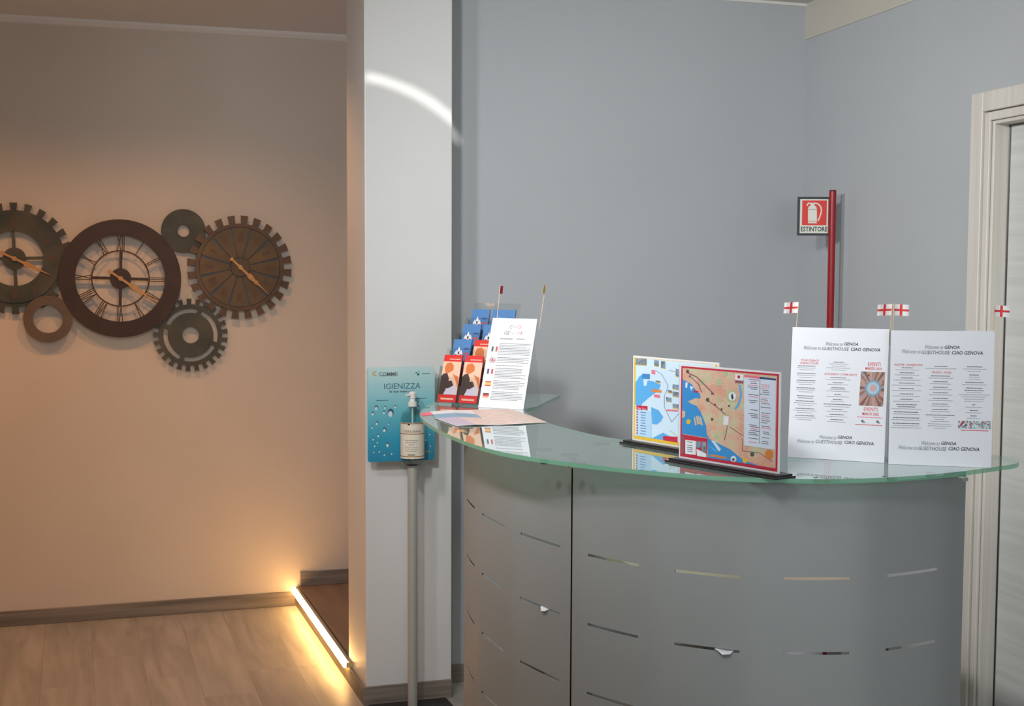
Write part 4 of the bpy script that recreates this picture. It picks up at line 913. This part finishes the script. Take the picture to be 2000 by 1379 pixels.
# ---- opened leaflet lying on the glass
pxs = [[(840, 805), (880, 803.5), (920, 802), (960, 801), (1000, 800)], [(846, 811), (888, 811), (930, 810), (975, 809), (1018, 807)], [(850, 819), (895, 819), (942, 818), (990, 817), (1043, 816)], [(891, 833), (930, 832), (970, 831), (1010, 830), (1069, 826)]]
lf = MB(); hts = [.003, .012, .002, .009, .002]; rg = random.Random(5); top = []
for r_, row in enumerate(pxs):
    for c_, p in enumerate(row):
        z = ZC+.0012+hts[c_]*(.5+.5*(r_ in (1, 2)))*.5; q = onz(*p, ZC); top.append((q.x, q.y, z))
lf.v = list(top)+[(x, y, z-.0006) for x, y, z in top]; n = 20
cells = {(0, 0): M_MWHITE, (1, 0): M_ORG, (1, 1): M_SEAL, (1, 2): M_SEAL, (2, 0): M_MWHITE}
leafm = swirl('leaflet_print', [srgb(216, 196, 186), srgb(232, 210, 196), srgb(222, 188, 180), srgb(226, 220, 206)], 22)
M_LBL = mat('leaflet_blue', srgb(136, 174, 198), .5); cells = {(0, 0): M_MWHITE, (0, 1): M_MWHITE, (1, 0): M_LBL, (1, 1): M_LBL, (2, 0): mat('lilac_print', srgb(196, 182, 200), .5)}
for r_ in range(3):
    for c_ in range(4):
        i = r_*5+c_; mi = lf.mi(cells.get((r_, c_), leafm)); lf.f += [(i, i+5, i+6, i+1), (n+i, n+i+1, n+i+6, n+i+5)]; lf.m += [mi, lf.mi(M_PAPER)]
bdr = [0, 1, 2, 3, 4, 9, 14, 19, 18, 17, 16, 15, 10, 5]
for k in range(len(bdr)): a_, b_ = bdr[k], bdr[(k+1) % len(bdr)]; lf.f.append((a_, b_, n+b_, n+a_)); lf.m.append(lf.mi(M_PAPER))
tag(lf.build('opened_leaflet', None), 'pastel tourist leaflet lying open on the glass top', 'leaflet')
ol = MB(); q = [onz(*p, ZC) for p in ((820, 808), (846, 804), (850, 810), (826, 813))]
ol.prismz([(v.x, v.y) for v in q], ZC+.0004, ZC+.0012, M_PINK); 
q2 = [onz(*p, ZC) for p in ((846, 817), (866, 817), (884, 823), (866, 825))]; 
tag(ol.build('coaster_card', None), 'tiny pink card at the left tip of the glass top', 'card')

# ---- CIAO GENOVA card
sh, W, back = upright_sheet((934, 795.5), (1022, 800.5), .297, 18)
Hh = sh.loc(962, 621)[1]
for td in range(8, 26):
    s_, w_, b_ = upright_sheet((934, 795.5), (1022, 800.5), .297, td)
    if abs(s_.loc(962, 621)[0]) < abs(sh.loc(962, 621)[0]): sh, W, back = s_, w_, b_
Hh = sh.loc(962, 621)[1]
root = root_at('house_rules_card', sh.o); tag(root, 'leaning white card with coloured CIAO GENOVA heading and five flags', 'card')
acrylic_holder(root, sh, W, Hh, back, .12); paper(root, sh, W, Hh)
P = Print(sh)
cz = lambda x, y: sh.loc(840+x/4.926, 580+y/4.926)
def T(body, x0, y0, x1, y1, h, m, **k):
    A = cz(x0, y0); B = cz(x1, y1); P.text(body, A[0], B[0], (A[1]+B[1])/2, h/4.926*Hh/175, m, **k)
M_GRNI = mat('card_green_ink', srgb(120, 150, 130), .5); M_PALEI = mat('card_pale_ink', srgb(176, 178, 190), .5)
T('C', 768, 290, 793, 290, 34, M_GREYINK); T('IA', 803, 290, 840, 291, 32, M_PALEI); T('O', 850, 291, 878, 292, 34, M_RED)
T('GE', 715, 347, 765, 348, 34, M_GREYINK); T('NO', 772, 348, 830, 348, 34, M_PALEI); T('V', 838, 348, 862, 348, 34, M_PINK); T('A', 866, 348, 890, 349, 34, M_RED)
Q = cz(735, 404); P.words(Q[0], .044, Q[1], .0032, M_LIGHTINK); Q = cz(872, 406); P.words(Q[0], .030, Q[1], .003, M_LIGHTINK)
fl_y = [500, 607, 715, 833, 948]
rg = random.Random(8)
ys = list(range(452, 1005, 15)); skip = {}
for y in ys:
    xl = 668-(y-452)*.165; xr = 975-(y-452)*.165
    if any(abs(y-s_) < 6 for s_ in (467+7, 570, 648, 672, 797, 905)): continue
    A = cz(xl, y); B = cz(xr, y+2); f_ = rg.choice([1, 1, .97, .85]); P.words(A[0]+(B[0]-A[0])*f_/2, (B[0]-A[0])*f_, (A[1]+B[1])/2, .0016, M_GREYINK)
M_FB = mat('flag_navy', srgb(60, 66, 110), .5); M_FG = mat('flag_green', srgb(70, 100, 84), .5); M_FY = mat('flag_yellow', srgb(226, 180, 90), .5); M_FRD = mat('flag_card_red', srgb(196, 80, 84), .5); M_FK = mat('flag_dark', srgb(110, 50, 50), .5)
fx = [588, 568, 545, 525, 503]
for k, (x, y) in enumerate(zip(fx, fl_y)):
    a_ = cz(x, y+24); b_ = cz(x+60, y-22); x0, z0, x1, z1 = a_[0], a_[1], cz(x+62, y)[0], b_[1]
    def st3(v, cols):
        for j, c in enumerate(cols):
            n3 = len(cols)
            if v: P.rect(x0+(x1-x0)*j/n3, z0, x0+(x1-x0)*(j+1)/n3, z1, c, 1)
            else: P.rect(x0, z1-(z1-z0)*(j+1)/n3, x1, z1-(z1-z0)*j/n3, c, 1)
    if k == 0: st3(True, [M_FG, M_MWHITE, M_FRD])
    elif k == 2: st3(True, [M_FB, M_MWHITE, M_FRD])
    elif k == 3: st3(False, [M_FRD, M_FY, M_FY, M_FRD])
    elif k == 4: st3(False, [M_FK, M_FRD, mat('flag_peach', srgb(230, 180, 150), .5)])
    else:
        P.rect(x0, z0, x1, z1, M_FB, 1); xm, zm = (x0+x1)/2, (z0+z1)/2; t = (z1-z0)*.18
        for (p, q_) in (((x0, z0), (x1, z1)), ((x0, z1), (x1, z0))): P.poly([(p[0], p[1]-t*.6), (q_[0], q_[1]-t*.6), (q_[0], q_[1]+t*.6), (p[0], p[1]+t*.6)], M_MWHITE, 2, False)
        P.rect(x0, zm-t, x1, zm+t, M_MWHITE, 3); P.rect(xm-t, z0, xm+t, z1, M_MWHITE, 3); P.rect(x0, zm-t*.6, x1, zm+t*.6, M_FRD, 4); P.rect(xm-t*.6, z0, xm+t*.6, z1, M_FRD, 4)
o = P.build('printed_text', root); parent_keep(o, root, sh.M)
flag(sh, (977, 558), (969, 624), (.034, .026, 1), 'narrow red toothpick flag above the CIAO GENOVA card', False, mat('flag_plain_red', srgb(206, 30, 60), .6), 1.35)
flag(sh, (1066, 557), (1053, 624), (.034, .026, -1), 'narrow yellow toothpick flag above the CIAO GENOVA card', False, mat('flag_plain_yellow', srgb(222, 190, 80), .6), 1.30)

# ---- stepped brochure holder with brochures
A = onz(851, 789, ZC); uB = Vector((sh.u.x, sh.u.y, 0)).normalized(); bk = Vector((-uB.y, uB.x, 0))
if bk.dot(A-EYE) < 0: bk = -bk
tilt = math.radians(18); vB = Vector((0, 0, 1))*math.cos(tilt)+bk*math.sin(tilt)
HW = .154; UP, BK = .0475, .062
hr = root_at('brochure_rack', A); tag(hr, 'clear acrylic brochure rack with four stepped rows of leaflets', 'brochure rack')
for k in range(4):
    shk = Sheet(A+bk*(BK*k+.006)+Vector((0, 0, UP*k+.004)), uB, vB)
    a = MB(); a.box((0, -.012, 0), (HW, -.0105, .085)); o = a.build('pocket_front', M_ACR, hr); parent_keep(o, hr, shk.M)
    a = MB(); a.box((0, .010, 0), (HW+(.02 if k == 3 else 0), .0115, .185)); o = a.build('pocket_back', M_ACRB, hr); parent_keep(o, hr, shk.M)
    a = MB(); a.box((HW/2-.001, -.0105, 0), (HW/2+.001, .010, .12)); o = a.build('divider', M_ACREDGE, hr); parent_keep(o, hr, shk.M)
    for xs in (-.0012, HW):
        a = MB(); a.box((xs, -.012, 0), (xs+.0012, .0115, .12)); o = a.build('pocket_side', M_ACREDGE, hr); parent_keep(o, hr, shk.M)
    a = MB(); a.box((0, -.0105, 0), (HW, .010, .0015)); o = a.build('pocket_floor', M_ACR, hr); parent_keep(o, hr, shk.M)
M_BRED = mat('brochure_red', srgb(206, 36, 34), .4); M_BBLUE = mat('brochure_blue', srgb(70, 122, 178), .4); M_BORG = mat('brochure_orange', srgb(206, 110, 50), .45); M_BDK = mat('brochure_dark', srgb(58, 38, 34), .45); M_BSK = mat('brochure_skin', srgb(226, 184, 160), .45); M_BLIL = mat('brochure_lilac', srgb(200, 190, 205), .45)
def brochure(k, c, kind, label, group=None):
    shk = Sheet(A+bk*(BK*k+.006)+Vector((0, 0, UP*k+.004)), uB, vB); x0 = .006+c*(HW/2); W = .085 if (k, c) == (3, 1) else .066; Hb = .158
    r = root_at('brochure', shk.w(x0, .002)); tag(r, label, 'brochure', group)
    a = MB(); a.box((x0, -.007, .002), (x0+W, -.001, Hb)); o = a.build('leaflet_stack', M_BRED if kind == 'red' else M_BBLUE, r); parent_keep(o, r, shk.M)
    P = Print(shk); off = -.0068
    P.y = lambda layer: off-.0003*(layer+1)
    R_ = lambda a_, b_, c_, d_, mt, l=0: P.rect(x0+a_*W, b_*Hb, x0+c_*W, d_*Hb, mt, l)
    pl = lambda pts, mt, l: P.poly([(x0+a_*W, b_*Hb) for a_, b_ in pts], mt, l, False)
    if kind == 'red':
        R_(.0, .17, 1, .86, M_BSK, 0); pl([(.12, .72), (.2, .82), (.45, .84), (.6, .78), (.62, .68), (.4, .62), (.2, .62)], M_BORG, 1)
        pl([(.0, .17), (.3, .17), (.45, .5), (.3, .62), (.1, .6), (.0, .55)], M_BDK, 1); pl([(.25, .17), (.95, .17), (.9, .36), (.5, .4)], M_BLIL, 2); pl([(.1, .3), (.3, .45), (.62, .46), (.75, .36), (.5, .3)], M_BDK, 3)
        pl([(.6, .6), (.95, .55), (1, .3), (.85, .45)], M_BORG, 1)
        P.words(x0+W*.5, W*.7, Hb*.08, .006, M_BSK, 1); P.words(x0+W*.62, W*.6, Hb*.91, .003, M_BSK, 1)
    else:
        R_(0, 0, 1, .45, M_BLIL, 0)
        for j, (cx_, h_) in enumerate(((.22, .78), (.36, .84), (.5, .78))): pl([(cx_-.08, .1), (cx_+.08, .1), (cx_+.08, h_-.08), (cx_, h_), (cx_-.08, h_-.08)], M_MWHITE, 1); R_(cx_-.04, h_-.16, cx_+.04, h_-.10, M_BDK, 2)
        R_(.18, .3, .54, .62, mat('brochure_stone', srgb(214, 202, 176), .5), 2)
        P.words(x0+W*.78, W*.32, Hb*.80, .006, mat('brochure_navy', srgb(56, 70, 120), .5), 1); P.words(x0+W*.78, W*.32, Hb*.70, .006, M_FRD, 1)
    o = P.build('cover_print', r); parent_keep(o, r, shk.M)
brochure(0, 0, 'red', 'red brochure in the bottom row of the rack, nearest the pillar'); brochure(0, 1, 'red', 'red brochure in the bottom row of the rack, beside the leaning card')
brochure(1, 0, 'blue', 'blue brochure directly above the leftmost red one in the rack'); brochure(1, 1, 'red', 'red brochure half hidden behind the card, second row of the rack')
brochure(2, 0, 'blue', 'blue brochure on the left of the third rack row'); brochure(2, 1, 'blue', 'blue brochure in the third rack row, mostly hidden by the card')
brochure(3, 0, 'blue', 'blue brochure on the left of the top rack row'); brochure(3, 1, 'blue', 'blue brochure on the right of the top rack row')
